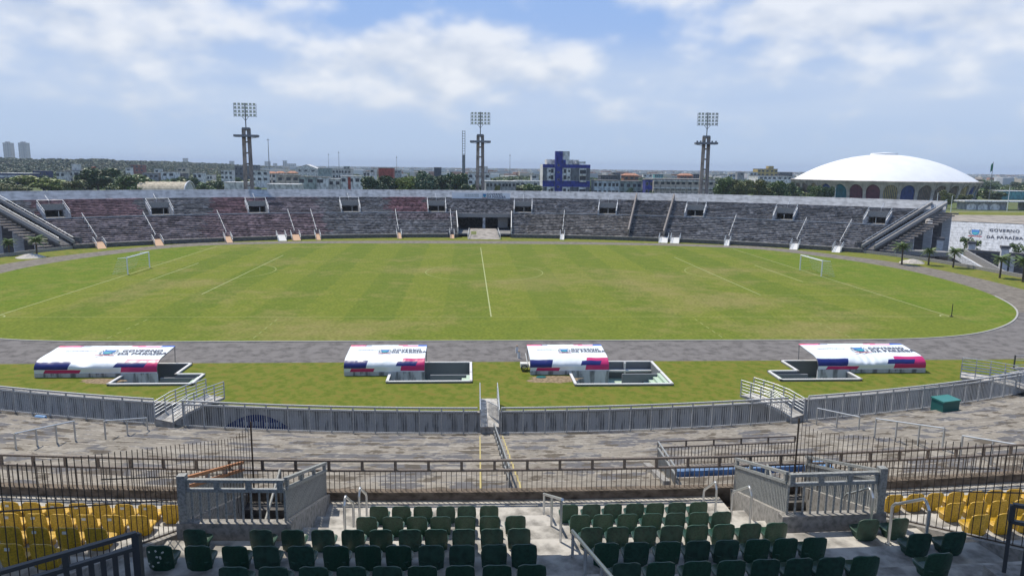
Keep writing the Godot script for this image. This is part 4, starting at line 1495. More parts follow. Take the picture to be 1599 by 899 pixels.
func build_seats() -> void:
	var back := seat_back()
	var pan := seat_pan()
	var plate := box_mesh(0.085, 0.055, 0.004)
	var rng := RandomNumberGenerator.new()
	rng.seed = 8
	var rown := ["front row", "second row", "third row", "fourth row", "fifth row", "sixth row"]
	var gap := 0.2085
	var place := func(k: int, deg: float, m: Material, label: String, group: String, tag_on: bool, category: String) -> void:
		var r := 140.06 + 1.45 * (k - 1) + 0.50
		var s := thing("stadium_seat", label, category, NP(r, deg + rng.randf_range(-0.008, 0.008), 7.53 + 0.49 * k), deg * D + rng.randf_range(-0.03, 0.03), group)
		if m != M.yellow_seat:
			var t := rng.randf()
			m = m if t < 0.5 else (M.old_seat if t < 0.8 else M.dusty_seat)
		part(s, "backrest", back, m)
		part(s, "seat_pan", pan, m)
		if k == 4 and deg < -3.0 and deg > -3.1:
			var b := MB.new()
			for i in 9:
				b.box(Transform3D(Basis(Vector3(0, 0, 1), rng.randf() * 3.0), Vector3(rng.randf_range(-0.15, 0.14), rng.randf_range(0.12, 0.4), -0.012)), Vector3(rng.randf_range(0.02, 0.05), rng.randf_range(0.015, 0.03), 0.012))
			part(s, "white_splashes", b.done(), M.seat_number)
		if tag_on:
			part(s, "number_plate", plate, M.seat_number, Transform3D(Basis(Vector3.RIGHT, -0.12), Vector3(0, 0.40, -0.006)))
	# left block: columns counted from the centre aisle; right block likewise
	var left := {1: [1, 7], 2: [0, 7], 3: [0, 11], 4: [0, 12], 5: [0, 9], 6: [0, 12]}
	for k in left:
		var n := 0
		for i in range(left[k][0], left[k][1]):
			var deg: float = -0.622 - gap * i - (0.02 if i > 6 else 0.0) * (i - 6)
			if k == 3 and i == 10:
				deg = -3.06
			if k >= 4 and i >= 9:
				deg = [-2.536, -2.784, -3.032][i - 9]
			place.call(k, deg, M.green_seat, "green seat left of the centre aisle, %s, %s from the aisle" % [rown[k - 1], ordinal(n)], "green seats of the left block", false, "seat")
			n += 1
	var right := {1: 7, 2: 7, 3: 8, 4: 8, 5: 8, 6: 8}
	for k in right:
		for i in right[k]:
			var deg: float = -0.065 + gap * i * (1.0 - 0.002 * k)
			place.call(k, deg, M.faded_seat, "green seat right of the centre aisle, %s, %s from the aisle" % [rown[k - 1], ordinal(i)], "green seats of the right block", false, "seat")
	for q in [[3, 2.15, "left", "sunlit"], [3, 2.404, "right", "sunlit"], [4, 2.15, "left", "shaded"], [4, 2.411, "right", "shaded"], [5, 1.86, "lone", "low"]]:
		place.call(q[0], q[1], M.faded_seat, "%s one of the two %s lone green seats by the right fence" % [q[2], q[3]] if q[3] != "low" else "lone green seat at the bottom edge right of the right block", "lone green seats by the right fence", false, "seat")
	# yellow blocks beyond the fences
	for k in [1, 2, 3, 4]:
		var n := 0
		for i in 9:
			var deg: float = -3.80 - 0.2185 * i + (-0.02 if k == 1 else 0.0)
			if k == 1 and i > 8 or k == 2 and i > 7 or k == 3 and i > 5 or k == 4 and i > 3:
				continue
			place.call(k, deg, M.yellow_seat, "yellow seat behind the left fence, %s, %s from the fence" % [rown[k - 1], ordinal(n)], "yellow seats of the left block", (i * 7 + k * 3) % 3 != 0, "seat")
			n += 1
		n = 0
		for i in 9:
			var deg: float = [3.2, 3.365, 3.1, 3.12][k - 1] + 0.2195 * i
			if k == 1 and i > 8 or k == 2 and i > 6 or k == 3 and i > 4 or k == 4:
				continue
			place.call(k, deg, M.yellow_seat, "yellow seat behind the right fence, %s, %s from the fence" % [rown[k - 1], ordinal(n)], "yellow seats of the right block", false, "seat")
			n += 1

# ------------------------------------------------------------------ dugouts
func slant(img: Image, u0: float, u1: float, v0: float, v1: float, lean: float, c: Color) -> void:
	var W := img.get_width()
	var H := img.get_height()
	var y0 := int((1.0 - v1) * H)
	var y1 := int((1.0 - v0) * H)
	for y in range(y0, y1):
		var s := lean * (1.0 - float(y - y0) / maxf(1.0, y1 - y0))
		var a := int(clampf(u0 + s, 0, 1) * W)
		var b := int(clampf(u1 + s, 0, 1) * W)
		if b > a:
			img.fill_rect(Rect2i(a, y, b - a, 1), c)

func canopy_print() -> ImageTexture:
	var img := Image.create(1024, 512, false, Image.FORMAT_RGB8)
	img.fill(Color(0.90, 0.925, 0.94))
	var navy := Color(0.10, 0.14, 0.42)
	var pink := Color(0.78, 0.16, 0.42)
	var rose := Color(0.90, 0.42, 0.58)
	var blue := Color(0.17, 0.36, 0.78)
	slant(img, -0.05, 0.27, 0.07, 0.235, 0.025, navy)
	slant(img, 0.07, 0.36, 0.0, 0.065, 0.02, pink)
	slant(img, 0.70, 1.05, 0.02, 0.30, 0.03, pink)
	slant(img, 0.64, 0.89, 0.11, 0.21, 0.025, navy)
	slant(img, -0.05, 0.06, 0.93, 1.0, 0.0, Color(0.93, 0.33, 0.47))
	slant(img, 0.05, 0.20, 0.93, 1.0, 0.01, rose)
	slant(img, 0.18, 0.27, 0.95, 0.98, 0.01, navy)
	slant(img, 0.62, 0.74, 0.96, 1.0, 0.01, Color(0.93, 0.50, 0.62))
	slant(img, 0.68, 0.88, 0.92, 0.97, 0.01, rose)
	slant(img, 0.88, 1.05, 0.93, 1.0, 0.01, blue)
	# the small line of print at the left, too fine to read
	var rng := RandomNumberGenerator.new()
	rng.seed = 3
	var x := 0.12
	while x < 0.38:
		var w := rng.randf_range(0.004, 0.016)
		slant(img, x, x + w, 0.70, 0.735, 0.004, Color(0.42, 0.46, 0.58) if x < 0.3 else Color(0.62, 0.65, 0.7))
		x += w + 0.004
	return ImageTexture.create_from_image(img)

func build_dugouts() -> void:
	var cm := mat("canopy", Color.WHITE, 0.35)
	cm.albedo_texture = canopy_print()
	var labels := ["long dugout with torn white canopy, leftmost of the four", "short dugout left of the halfway line under a white printed canopy", "short dugout right of the halfway line beside the open bench pit", "long dugout with white printed canopy, rightmost of the four"]
	for i in 4:
		var p: Array = pits[i]
		var c0: float = p[0]
		var c1: float = p[1]
		var Dg := thing("dugout", labels[i], "dugout", Vector3.ZERO, 0.0, "dugouts along the track")
		var prof := [Vector2(56.25, 0.28)]
		prof.append(Vector2(56.28, 0.66))
		for k in 9:
			var a := PI * 0.5 * 0.86 * k / 8.0
			prof.append(Vector2(54.9 + 1.38 * cos(a), 0.66 + 0.64 * sin(a)))
		var e: Vector2 = prof[-1]
		for k in 4:
			prof.append(e.lerp(Vector2(52.55, 1.52), (k + 1) / 4.0))
		var lens := [0.0]
		for k in prof.size() - 1:
			lens.append(lens[-1] + prof[k].distance_to(prof[k + 1]))
		# cloth sags between its hoops and is buckled on the long dugouts
		var nx := 56
		var wr := FastNoiseLite.new()
		wr.seed = 60 + i
		wr.frequency = 1.1
		var f := func(u: float, k: int) -> Vector3:
			var q: Vector2 = prof[k]
			var sag := -0.035 * absf(sin(u * PI * 4.0)) * sin(PI * lens[k] / lens[-1])
			if i == 0 and k > 3 and k < 12:
				sag -= 0.16 * exp(-pow((u - 0.40) * 16.0, 2)) * sin((k - 3) / 9.0 * PI)
			if i == 3 and k > 2 and k < 12:
				sag -= 0.13 * exp(-pow((u - 0.48) * 10.0, 2)) * sin((k - 2) / 10.0 * PI) * (1.0 + 0.5 * sin(u * 90.0))
			sag += 0.02 * wr.get_noise_2d(u * (c1 - c0), lens[k] * 0.8 + i * 7.0)
			return Vector3(lerpf(c0, c1, u), q.y + sag, q.x + 0.03 * wr.get_noise_2d(u * (c1 - c0) + 40.0, lens[k]))
		var b := MB.new()
		for j in nx:
			for k in prof.size() - 1:
				var u0 := float(j) / nx
				var u1 := float(j + 1) / nx
				var P := [f.call(u0, k), f.call(u1, k), f.call(u1, k + 1), f.call(u0, k + 1)]
				var nn := []
				for q in [[u0, k], [u1, k], [u1, k + 1], [u0, k + 1]]:
					var a: int = maxi(q[1] - 1, 0)
					var z: int = mini(q[1] + 1, prof.size() - 1)
					nn.append(((f.call(q[0] + 0.01, q[1]) - f.call(q[0] - 0.01, q[1])).cross(f.call(q[0], z) - f.call(q[0], a))).normalized())
				var va: float = 1.0 - lens[k] / lens[-1]
				var vb: float = 1.0 - lens[k + 1] / lens[-1]
				b.squad(P[0], P[1], P[2], P[3], nn[0], nn[1], nn[2], nn[3], Vector2(u0, va), Vector2(u1, va), Vector2(u1, vb), Vector2(u0, vb))
		var can := part(Dg, "canopy", b.done(), cm)
		can.set_meta("label", "white canopy cloth printed with blue and pink blocks")
		# lettering and crest on the sloping top
		var top0: Vector2 = prof[10]
		var top1: Vector2 = prof[-1]
		var dirv := Vector3(0, top1.y - top0.y, top1.x - top0.x).normalized()
		var nrm := Vector3(1, 0, 0).cross(dirv).normalized()
		var bs := Basis(Vector3(1, 0, 0), dirv, nrm)
		var at := func(u: float, t: float) -> Vector3:
			return Vector3(lerpf(c0, c1, u), lerpf(top0.y, top1.y, t), lerpf(top0.x, top1.x, t)) + nrm * 0.03
		var hh := 0.47 if c1 - c0 > 8 else 0.35
		text(can, "GOVERNO", hh, at.call(0.775 if hh > 0.4 else 0.75, 0.52), bs, M.print_ink)
		text(can, "DA PARAÍBA", hh, at.call(0.80 if hh > 0.4 else 0.78, 0.52 - hh * 0.52), bs, M.print_ink)
		crest(can, Transform3D(bs, at.call(0.50 if hh > 0.4 else 0.47, 0.40)), 1.15 if hh > 0.4 else 0.85)
		# hoops of the frame
		for j in 4:
			b = MB.new()
			var pts := []
			for k in prof.size():
				pts.append(f.call(j / 3.0, k) - Vector3(0, 0.06, 0.03))
			b.tube(pts, 0.025, 6)
			part(Dg, "frame_hoop", b.done(), M.steel_dark)
		for xx in [c0 + 0.05, c1 - 0.05]:
			b = MB.new()
			b.tube([Vector3(xx, -0.2, 52.75), Vector3(xx, 1.45, 52.6)], 0.03, 6)
			part(Dg, "front_post", b.done(), M.steel_dark)
		b = MB.new()
		b.bx(Vector3(c0, -1.3, 56.12), Vector3(c1, 0.3, 56.3))
		part(Dg, "rear_wall", b.done(), M.moat_wall)
		# pit walls with pale copings
		var a0: float = p[2]
		var a1: float = p[3]
		var b0: float = p[4]
		var b1: float = p[5]
		var zn: float = p[7]
		var walls := [[a0, 52.95, a1, 52.95], [a0, 52.95, a0, 56.0], [a1, 52.95, a1, 56.0], [b0, zn, b1, zn], [b0, 56.32, b0, zn], [b1, 56.0, b1, zn]]
		if b1 > a1 + 0.1:
			walls.append([a1, 56.0, b1, 56.0])
		if b0 < a0 - 0.1:
			walls.append([b0, 56.0, a0, 56.0])
			walls[4] = [b0, 56.0, b0, zn]
			walls[5] = [b1, 56.32, b1, zn]
		for w in walls:
			var s := Vector3(w[0], 0, w[1])
			var t := Vector3(w[2], 0, w[3])
			if s.distance_to(t) < 0.2 or (absf(w[0] - w[2]) < 0.01 and w[0] == a1 and absf(a1 - b1) < 0.01 and w[1] > 57.0):
				continue
			b = MB.new()
			b.beam(s + Vector3.UP * -0.62, t + Vector3.UP * -0.62, 0.18, 1.42)
			part(Dg, "pit_wall", b.done(), M.pit_grey)
			b = MB.new()
			var dd := (t - s).normalized() * 0.1
			b.beam(s - dd + Vector3.UP * 0.13, t + dd + Vector3.UP * 0.13, 0.2, 0.075)
			part(Dg, "coping", b.done(), M.coping)
		b = MB.new()
		b.bx(Vector3(a0, -1.35, 52.95), Vector3(a1, -1.3, 56.0))
		b.bx(Vector3(b0, -1.35, 56.0), Vector3(b1, -1.3, zn))
		part(Dg, "pit_floor", b.done(), M.pale_green)
		var right: bool = p[6]
		var xe := b1 if right else b0
		var sg := -1.0 if right else 1.0
		for k in 6:
			b = MB.new()
			b.bx(Vector3(xe + sg * k * 0.36, -1.3, 56.35 if i != 2 else 56.1), Vector3(xe + sg * (k + 1) * 0.36, 0.02 - k * 0.22, zn - 0.1))
			part(Dg, "stair", b.done(), M.pale_green)
		b = MB.new()
		b.bx(Vector3(xe, -1.3, 56.1), Vector3(xe + sg * 3.2, 0.0 if i > 0 and i < 3 else -0.1, 56.3))
		part(Dg, "stair_wall", b.done(), M.pit_grey)
		b = MB.new()
		b.bx(Vector3(c0 + 0.3, -0.92, 54.9), Vector3(c1 - 0.3, -0.85, 55.4))
		for k in 5:
			var xx := lerpf(c0 + 0.5, c1 - 0.5, k / 4.0)
			b.bx(Vector3(xx - 0.05, -1.3, 55.0), Vector3(xx + 0.05, -0.921, 55.3))
		part(Dg, "bench", b.done(), M.wood)
		if i == 2:
			b = MB.new()
			b.bx(Vector3(10.6, -1.3, 53.06), Vector3(10.75, 0.1, 53.3))
			b.bx(Vector3(8.8, -0.62, 53.06), Vector3(12.9, -0.5, 53.5))
			part(Dg, "shelf", b.done(), M.coping)

# ------------------------------------------------------------------ things on the field
func build_field_things() -> void:
	for s in [-1.0, 1.0]:
		var Gl := thing("goal", "white football goal at the %s end of the pitch" % ("right" if s > 0 else "left"), "goal", Vector3(52.5 * s, 0, 0), 0.0, "football goals")
		for z in [-3.66, 3.66]:
			var b := MB.new()
			b.tube([Vector3(0, -0.05, z), Vector3(0, 2.5, z)], 0.09, 10)
			part(Gl, "post", b.done(), M.goal_white)
			b = MB.new()
			b.tube([Vector3(0, 2.44, z), Vector3(1.3 * s, 2.35, z)], 0.04, 6)
			part(Gl, "net_arm", b.done(), M.goal_white)
		var b := MB.new()
		b.tube([Vector3(0, 2.44, -3.72), Vector3(0, 2.44, 3.72)], 0.09, 10)
		part(Gl, "crossbar", b.done(), M.goal_white)
		b = MB.new()
		var k := 0.42
		for i in 19:
			var z := -3.66 + i * 7.32 / 18.0
			b.beam(Vector3(0.05 * s, 2.44, z), Vector3(1.3 * s, 2.3, z), 0.012, 0.012)
			b.beam(Vector3(1.3 * s, 2.3, z), Vector3(2.2 * s, 0.0, z), 0.012, 0.012)
		for i in 7:
			var t := i / 6.0
			b.beam(Vector3(lerpf(1.3, 2.2, t) * s, 2.3 * (1 - t), -3.66), Vector3(lerpf(1.3, 2.2, t) * s, 2.3 * (1 - t), 3.66), 0.012, 0.012)
			for z in [-3.66, 3.66]:
				b.beam(Vector3(0, 2.4 * (1 - t) + 0.02, z), Vector3(lerpf(1.3, 2.2, t) * s, 2.3 * (1 - t) + 0.01, z), 0.012, 0.012)
		part(Gl, "net", b.done(), M.net)
	var F := thing("corner_post", "thin dark corner post at the near right corner of the pitch", "corner post", Vector3(52.6, 0, 34.1))
	var b := MB.new()
	b.cone(Vector3(0, 0, 0), Vector3(0, 1.5, 0), 0.05, 0.035, 8)
	part(F, "pole", b.done(), M.black)
	b = MB.new()
	b.cone(Vector3(0, 0.0, 0), Vector3(0, 0.08, 0), 0.22, 0.16, 12)
	part(F, "foot", b.done(), M.black)
	# two bottles on the track
	for q in [[1.8, 49.4, "upper"], [1.85, 51.2, "lower"]]:
		var Bt := thing("water_bottle", "%s one of two small white bottles standing on the track" % q[2], "bottle", Vector3(q[0], -0.008, q[1]), 0.0, "bottles on the track")
		b = MB.new()
		b.cone(Vector3.ZERO, Vector3(0, 0.42, 0), 0.13, 0.13, 12)
		b.cone(Vector3(0, 0.42, 0), Vector3(0, 0.55, 0), 0.13, 0.06, 12)
		part(Bt, "body", b.done(), M.goal_white)
		b = MB.new()
		b.cone(Vector3(0, 0.55, 0), Vector3(0, 0.66, 0), 0.07, 0.07, 12)
		part(Bt, "cap", b.done(), M.ramp_orange)
	# hand cart parked at the left end of the third dugout
	var C := thing("hand_cart", "small two wheeled hand cart at the left end of the third dugout", "cart", Vector3(2.0, 0.0, 55.0))
	for z in [-0.35, 0.35]:
		b = MB.new()
		var pts := []
		for k in 17:
			pts.append(Vector3(cos(TAU * k / 16.0) * 0.24, 0.27 + sin(TAU * k / 16.0) * 0.24, z))
		b.tube(pts, 0.035, 6)
		part(C, "wheel", b.done(), M.black)
	b = MB.new()
	b.bx(Vector3(-0.3, 0.3, -0.3), Vector3(0.35, 0.62, 0.3))
	part(C, "tray", b.done(), M.coping)
	b = MB.new()
	b.tube([Vector3(0.3, 0.5, -0.25), Vector3(0.2, 1.1, -0.9), Vector3(0.2, 1.1, -1.1)], 0.03, 6)
	b.tube([Vector3(0.3, 0.5, 0.25), Vector3(0.2, 1.1, -0.3), Vector3(0.2, 1.1, -0.5)], 0.03, 6)
	part(C, "handle", b.done(), M.goal_white)
	b = MB.new()
	for k in 12:
		var a0 := TAU * k / 12.0
		var a1 := TAU * (k + 1) / 12.0
		b.quad(Vector3(cos(a0) * 0.42, 0.0, sin(a0) * 0.28), Vector3(cos(a1) * 0.42, 0.0, sin(a1) * 0.28), Vector3(cos(a1) * 0.36, 0.06, sin(a1) * 0.24), Vector3(cos(a0) * 0.36, 0.06, sin(a0) * 0.24))
		b.tri(Vector3(0, 0.05, 0), Vector3(cos(a0) * 0.36, 0.06, sin(a0) * 0.24), Vector3(cos(a1) * 0.36, 0.06, sin(a1) * 0.24))
	one("hatch_cover", b.done(), M.green_bin, "small dark green hatch cover in the grass by the third dugout", "hatch cover", Transform3D(Basis(), Vector3(3.2, 0, 57.0)))
	# dark bin on the lower terrace, blue drum at the fence
	var Bn := thing("waste_container", "teal green lidded waste container against the moat fence on the right", "container", NP(114.3, 15.55, -0.4), 15.5 * D)
	b = MB.new()
	b.box(Transform3D(Basis(), Vector3(0, 0.58, 0)), Vector3(1.5, 1.0, 0.95))
	part(Bn, "body", b.done(), M.green_bin)
	b = MB.new()
	b.box(Transform3D(Basis(Vector3.RIGHT, 0.08), Vector3(0, 1.12, 0)), Vector3(1.6, 0.1, 1.05))
	part(Bn, "lid", b.done(), M.bin_lid)
	for x in [-0.6, 0.6]:
		for z in [-0.35, 0.35]:
			b = MB.new()
			b.cone(Vector3(x - 0.04, 0.08, z), Vector3(x + 0.04, 0.08, z), 0.08, 0.08, 10)
			part(Bn, "wheel", b.done(), M.black)
	b = MB.new()
	b.cone(Vector3(-0.3, 0.2, 0), Vector3(0.3, 0.2, 0), 0.2, 0.2, 14)
	b.cone(Vector3(0.3, 0.2, 0), Vector3(0.36, 0.2, 0), 0.2, 0.14, 14)
	b.cone(Vector3(-0.3, 0.2, 0), Vector3(-0.36, 0.2, 0), 0.2, 0.14, 14)
	one("plastic_drum", b.done(), M.blue_plastic, "small pale blue plastic drum lying by the left moat fence", "drum", Transform3D(Basis(Vector3.UP, -0.27), NP(113.9, -15.4, -0.4)))
	# small rail frame at the right edge of the strip
	var Rf := thing("rail_frame", "short dark railing on the grass at the right edge", "railing", Vector3(43.3, 0, 55.4))
	for x in [0.0, 1.3, 2.6]:
		part(Rf, "post", box_mesh(0.09, 1.2, 0.09), M.dark_rail, Transform3D(Basis(), Vector3(x, 0.6, 0)))
	for h in [0.35, 0.75, 1.15]:
		part(Rf, "rail", box_mesh(2.6, 0.05, 0.05), M.galv, Transform3D(Basis(), Vector3(1.3, h, 0)))
	b = MB.new()
	b.bx(Vector3(-0.2, 0.0, -0.2), Vector3(3.0, 0.12, 0.3))
	part(Rf, "plinth", b.done(), M.concrete)
	# sand heaps by the end walls
	var rng := RandomNumberGenerator.new()
	for q in [[-77.5, -15.6, "left"], [78.0, -13.4, "right"]]:
		b = MB.new()
		rng.seed = int(q[0])
		var ring := []
		for r in 4:
			var row := []
			for k in 16:
				var a := TAU * k / 16.0
				var rr := (1.0 - r / 3.6) * 1.9 * rng.randf_range(0.85, 1.12)
				row.append(Vector3(cos(a) * rr * 1.2, [-0.02, 0.28, 0.5, 0.62][r] * rng.randf_range(0.9, 1.1) - 0.01, sin(a) * rr))
			ring.append(row)
		for r in 3:
			for k in 16:
				var j := (k + 1) % 16
				b.quad(ring[r][j], ring[r][k], ring[r + 1][k], ring[r + 1][j])
		for k in 16:
			b.tri(Vector3(0, 0.66, 0), ring[3][(k + 1) % 16], ring[3][k])
		one("sand_heap", b.done(), M.sand, "low heap of pale sand by the wall at the %s end" % q[2], "sand heap", Transform3D(Basis(), Vector3(q[0], 0, q[1])), "sand heaps")

# name, x, z of the front, width, top, depth, wall, window rows, columns, roof, label
const TOWN := [
	["apartment_tower", -1157.51, -1789.0, 19.26, 61.16, 13.5, "pale_tower", 14, 4, "tower", "left one of the twin pale apartment towers above the wooded hill"],
	["apartment_tower", -1120.09, -1789.0, 20.08, 61.68, 14.1, "pale_tower", 14, 4, "tower", "right one of the twin pale apartment towers above the wooded hill"],
	["warehouse", -256.52, -309.0, 16.47, 9.37, 11.5, "navy", 0, 0, "slab", "long warehouse with white roof and blue band at the left edge"],
	["block_building", -275.57, -369.0, 9.06, 10.21, 6.3, "navy", 1, 3, "flat", "dark blue block building behind the left trees"],
	["house", -208.57, -269.0, 4.38, 11.25, 6, "offwhite", 2, 2, "flat", "narrow white house left of the water tank house"],
	["house", -205.69, -274.0, 6.67, 11.58, 6, "offwhite", 2, 2, "tank", "cream house with brown eaves and a raised water tank"],
	["apartment_block", -1185.56, -2289.0, 23.78, 27.67, 16.6, "grey_far", 4, 3, "flat", "small pale block on the wooded hill crest"],
	["tower_house", -275.74, -489.0, 3.5, 12.03, 6, "white", 2, 1, "flat", "slim white house left of the brick red building"],
	["brick_building", -290.75, -539.0, 10.27, 14.25, 7.2, "brick", 2, 3, "flat", "brick red building above the dark big tree"],
	["house", -185.65, -319.0, 8.98, 10.27, 6.3, "grey", 1, 3, "flat", "grey flat roofed house behind the vaulted hangar"],
	["house", -219.64, -409.0, 3.48, 12.16, 6, "white", 1, 1, "flat", "small white house behind the grey flat roofed house"],
	["house", -175.71, -319.0, 8.64, 11.12, 6.0, "white", 1, 2, "flat", "white house with a dark window above the vaulted hangar"],
	["house", -218.25, -449.0, 7.04, 12.78, 6, "cream", 2, 2, "flat", "cream house on the rise behind the hangar"],
	["row_house", -172.79, -329.0, 5.18, 10.14, 6, "grey_dark", 1, 4, "flat", "grey and white striped house right of the hangar roof"],
	["house", -141.09, -269.0, 4.16, 11.39, 6, "white", 2, 2, "flat", "white house with two tall dark slots beside the hangar"],
	["house", -149.01, -309.0, 3.19, 9.88, 6, "white", 1, 2, "flat", "little white house among trees left of the floodlight tower"],
	["apartment_tower", -990.05, -2489.0, 15.24, 33.45, 10.7, "grey_far", 10, 2, "flat", "far grey tower at the end of the wooded ridge"],
	["apartment_block", -983.9, -2539.0, 36.7, 18.41, 25, "grey_far", 6, 5, "flat", "far pale block beside the grey tower on the ridge"],
	["apartment_tower", -735.93, -2189.0, 12.62, 24.47, 8.8, "grey_far", 10, 2, "flat", "lone far grey tower left of the floodlight tower"],
	["apartment_building", -139.64, -309.0, 6.03, 12.69, 6, "white", 3, 3, "flat", "white small apartment building left of the floodlight tower"],
	["apartment_building", -140.75, -339.0, 6.85, 14.83, 6, "grey_dark", 2, 3, "flat", "grey apartment building behind the left floodlight tower"],
	["walled_yard", -91.96, -174.0, 9.44, 8.98, 6.6, "offwhite", 0, 0, "slab", "long pale walled yard under the left floodlight tower"],
	["block_building", -204.46, -589.0, 7.12, 15.12, 6, "grey_dark", 1, 2, "flat", "dark grey block just right of the left floodlight tower"],
	["apartment_building", -121.51, -309.0, 8.92, 12.54, 6.2, "white", 2, 3, "flat", "white two storey building right of the left floodlight tower"],
	["house", -117.46, -319.0, 4.76, 11.05, 6, "offwhite", 2, 2, "tile", "leftmost of the three orange tiled houses"],
	["house", -116.44, -334.0, 4.75, 11.12, 6, "offwhite", 2, 2, "tile", "middle one of the three orange tiled houses"],
	["house", -108.1, -329.0, 4.89, 11.26, 6, "cream", 2, 2, "tile", "rightmost of the three orange tiled houses"],
	["house", -84.81, -224.0, 9.73, 11.28, 6.8, "beige", 1, 3, "flat", "beige house with two dark garage doors"],
	["yard_wall", -75.64, -179.0, 12.4, 8.29, 8.7, "offwhite", 0, 0, "slab", "pale yard wall before the beige house"],
	["apartment_tower", -681.75, -2389.0, 16.98, 25.59, 11.9, "grey_far", 10, 2, "flat", "far grey tower at the foot of the tall thin mast"],
	["apartment_tower", -656.0, -2389.0, 11.7, 19.52, 8.2, "grey_far", 8, 2, "flat", "far grey tower right of the tall thin mast"],
	["apartment_tower", -598.36, -2289.0, 12.26, 28.38, 8.6, "grey_far", 9, 2, "flat", "far blue grey tower with a slanted top"],
	["apartment_block", -591.85, -2339.0, 28.21, 19.04, 19.7, "grey_far", 7, 4, "flat", "far pale twin block beside the slanted tower"],
	["house", -138.18, -509.0, 18.05, 12.84, 12.6, "offwhite", 1, 3, "gable", "wide gabled white house behind the grey green building"],
	["low_building", -70.47, -199.0, 6.91, 11.07, 6, "greygreen", 1, 2, "flat", "grey green flat building with a long window strip"],
	["low_building", -64.69, -201.0, 5.24, 10.97, 6, "white", 1, 1, "flat", "white low building right of the grey green one"],
	["low_building", -59.84, -203.0, 5.01, 10.18, 6, "offwhite", 1, 2, "slab", "low pale building with a dark carport roof"],
	["block_building", -104.15, -409.0, 8.71, 13.75, 6.1, "greygreen", 0, 0, "flat", "green grey windowless block behind the white low buildings"],
	["apartment_building", -85.31, -369.0, 12.39, 13.46, 8.7, "offwhite", 2, 6, "flat", "long pale building behind the carport"],
	["block_building", -135.25, -689.0, 6.2, 14.78, 6, "greygreen", 1, 2, "flat", "small teal grey block rising behind the long pale building"],
	["low_building", -53.13, -204.0, 8.16, 11.46, 6, "white", 1, 3, "panel", "white building with a red vertical panel"],
	["house", -69.19, -369.0, 4.98, 12.2, 6, "white", 1, 2, "flat", "white house left of the big red box building"],
	["tower_house", -63.69, -359.0, 3.25, 14.28, 6, "white", 1, 1, "flat", "white stair tower left of the big red box building"],
	["box_building", -53.09, -339.0, 8.97, 14.72, 6.3, "red", 0, 0, "flat", "big plain red box building"],
	["house", -69.97, -589.0, 6.09, 11.91, 6, "grey", 1, 2, "flat", "grey house right of the big red box building"],
	["block_building", -23.55, -389.0, 4.59, 15.28, 6, "slate", 0, 0, "flat", "dark slate cube rising above the broad green trees"],
	["house", 3.27, -269.0, 11.73, 12.89, 8.2, "white", 2, 4, "tank", "white house with tanks behind the middle floodlight tower"],
	["long_building", 12.16, -219.0, 13.75, 9.68, 9.6, "grey", 1, 8, "slab", "long grey low building right of the middle floodlight tower"],
	["low_building", 31.09, -289.0, 15.67, 8.64, 11.0, "offwhite", 1, 5, "slab", "white low building left of the blue apartment building"],
	["tower_house", 41.78, -369.0, 4.7, 11.59, 6, "offwhite", 1, 1, "flat", "pale tower house left of the blue apartment building"],
	["apartment_building", 55.48, -189.0, 10.83, 11.03, 7.6, "paleblue", 2, 6, "flat", "pale blue two storey building right of the blue apartment building"],
	["apartment_building", 66.41, -192.0, 9.47, 10.82, 6.6, "greygreen", 2, 4, "flat", "grey green building with a tree in front"],
	["house", 82.06, -319.0, 10.85, 12.02, 7.6, "slate", 1, 4, "flat", "dark roofed house behind the pale blue building"],
	["block_building", 88.53, -329.0, 4.37, 13.53, 6, "grey_dark", 1, 2, "flat", "grey upper storey block behind the pale blue building"],
	["house", 97.33, -329.0, 9.16, 12.07, 6.4, "terracotta", 1, 3, "tile", "terracotta house behind the grey green building"],
	["house", 82.23, -234.0, 1.66, 9.07, 6, "cream", 1, 1, "flat", "slim cream house beside the bright blue building"],
	["block_building", 72.47, -185.0, 3.01, 11.73, 6, "blue", 2, 2, "flat", "small bright blue building"],
	["house", 173.09, -589.0, 8.89, 11.06, 6.2, "white", 1, 2, "flat", "white roofed shed behind the bright blue building"],
	["block_building", 189.23, -609.0, 9.16, 11.04, 6.4, "teal", 1, 4, "flat", "teal and white building in the far row"],
	["school_building", 91.61, -199.0, 26.91, 11.78, 18.8, "beige", 3, 11, "bands", "long beige three storey block behind the right floodlight tower"],
	["house", 144.14, -369.0, 8.77, 12.12, 6.1, "brick", 1, 3, "tile", "red brown house behind the long beige block"],
	["block_building", 163.68, -409.0, 4.28, 12.79, 6, "slate", 1, 1, "flat", "dark flat building behind the long beige block"],
	["row_house", 316.97, -789.0, 21.49, 9.85, 15.0, "grey_far", 1, 6, "flat", "far pale row of houses right of the right floodlight tower"],
	["block_building", 258.0, -589.0, 6.76, 11.84, 6, "paleblue", 1, 2, "flat", "small pale blue block above the right trees"],
	["block_building", 247.05, -539.0, 6.29, 14.04, 6, "grey", 1, 1, "flat", "grey cube block above the right trees"],
	["block_building", 238.91, -489.0, 6.92, 14.33, 6, "paleblue", 2, 2, "flat", "pale block with a dark top beside the yellow building"],
	["apartment_building", 250.91, -489.0, 16.92, 17.25, 11.8, "yellow", 2, 5, "yhead", "yellow building with a stair head on its roof"],
	["low_building", 240.14, -449.0, 27.26, 11.75, 19.1, "white", 1, 7, "flat", "white long building below the yellow one"],
	["long_building", 311.39, -589.0, 13.64, 14.32, 9.5, "slate", 1, 4, "flat", "dark blue roofed long building right of the yellow one"],
	["market_hall", 276.0, -239.0, 14.61, 7.16, 10.2, "teal", 0, 0, "slab", "market hall with a teal roof at the right edge"],
]
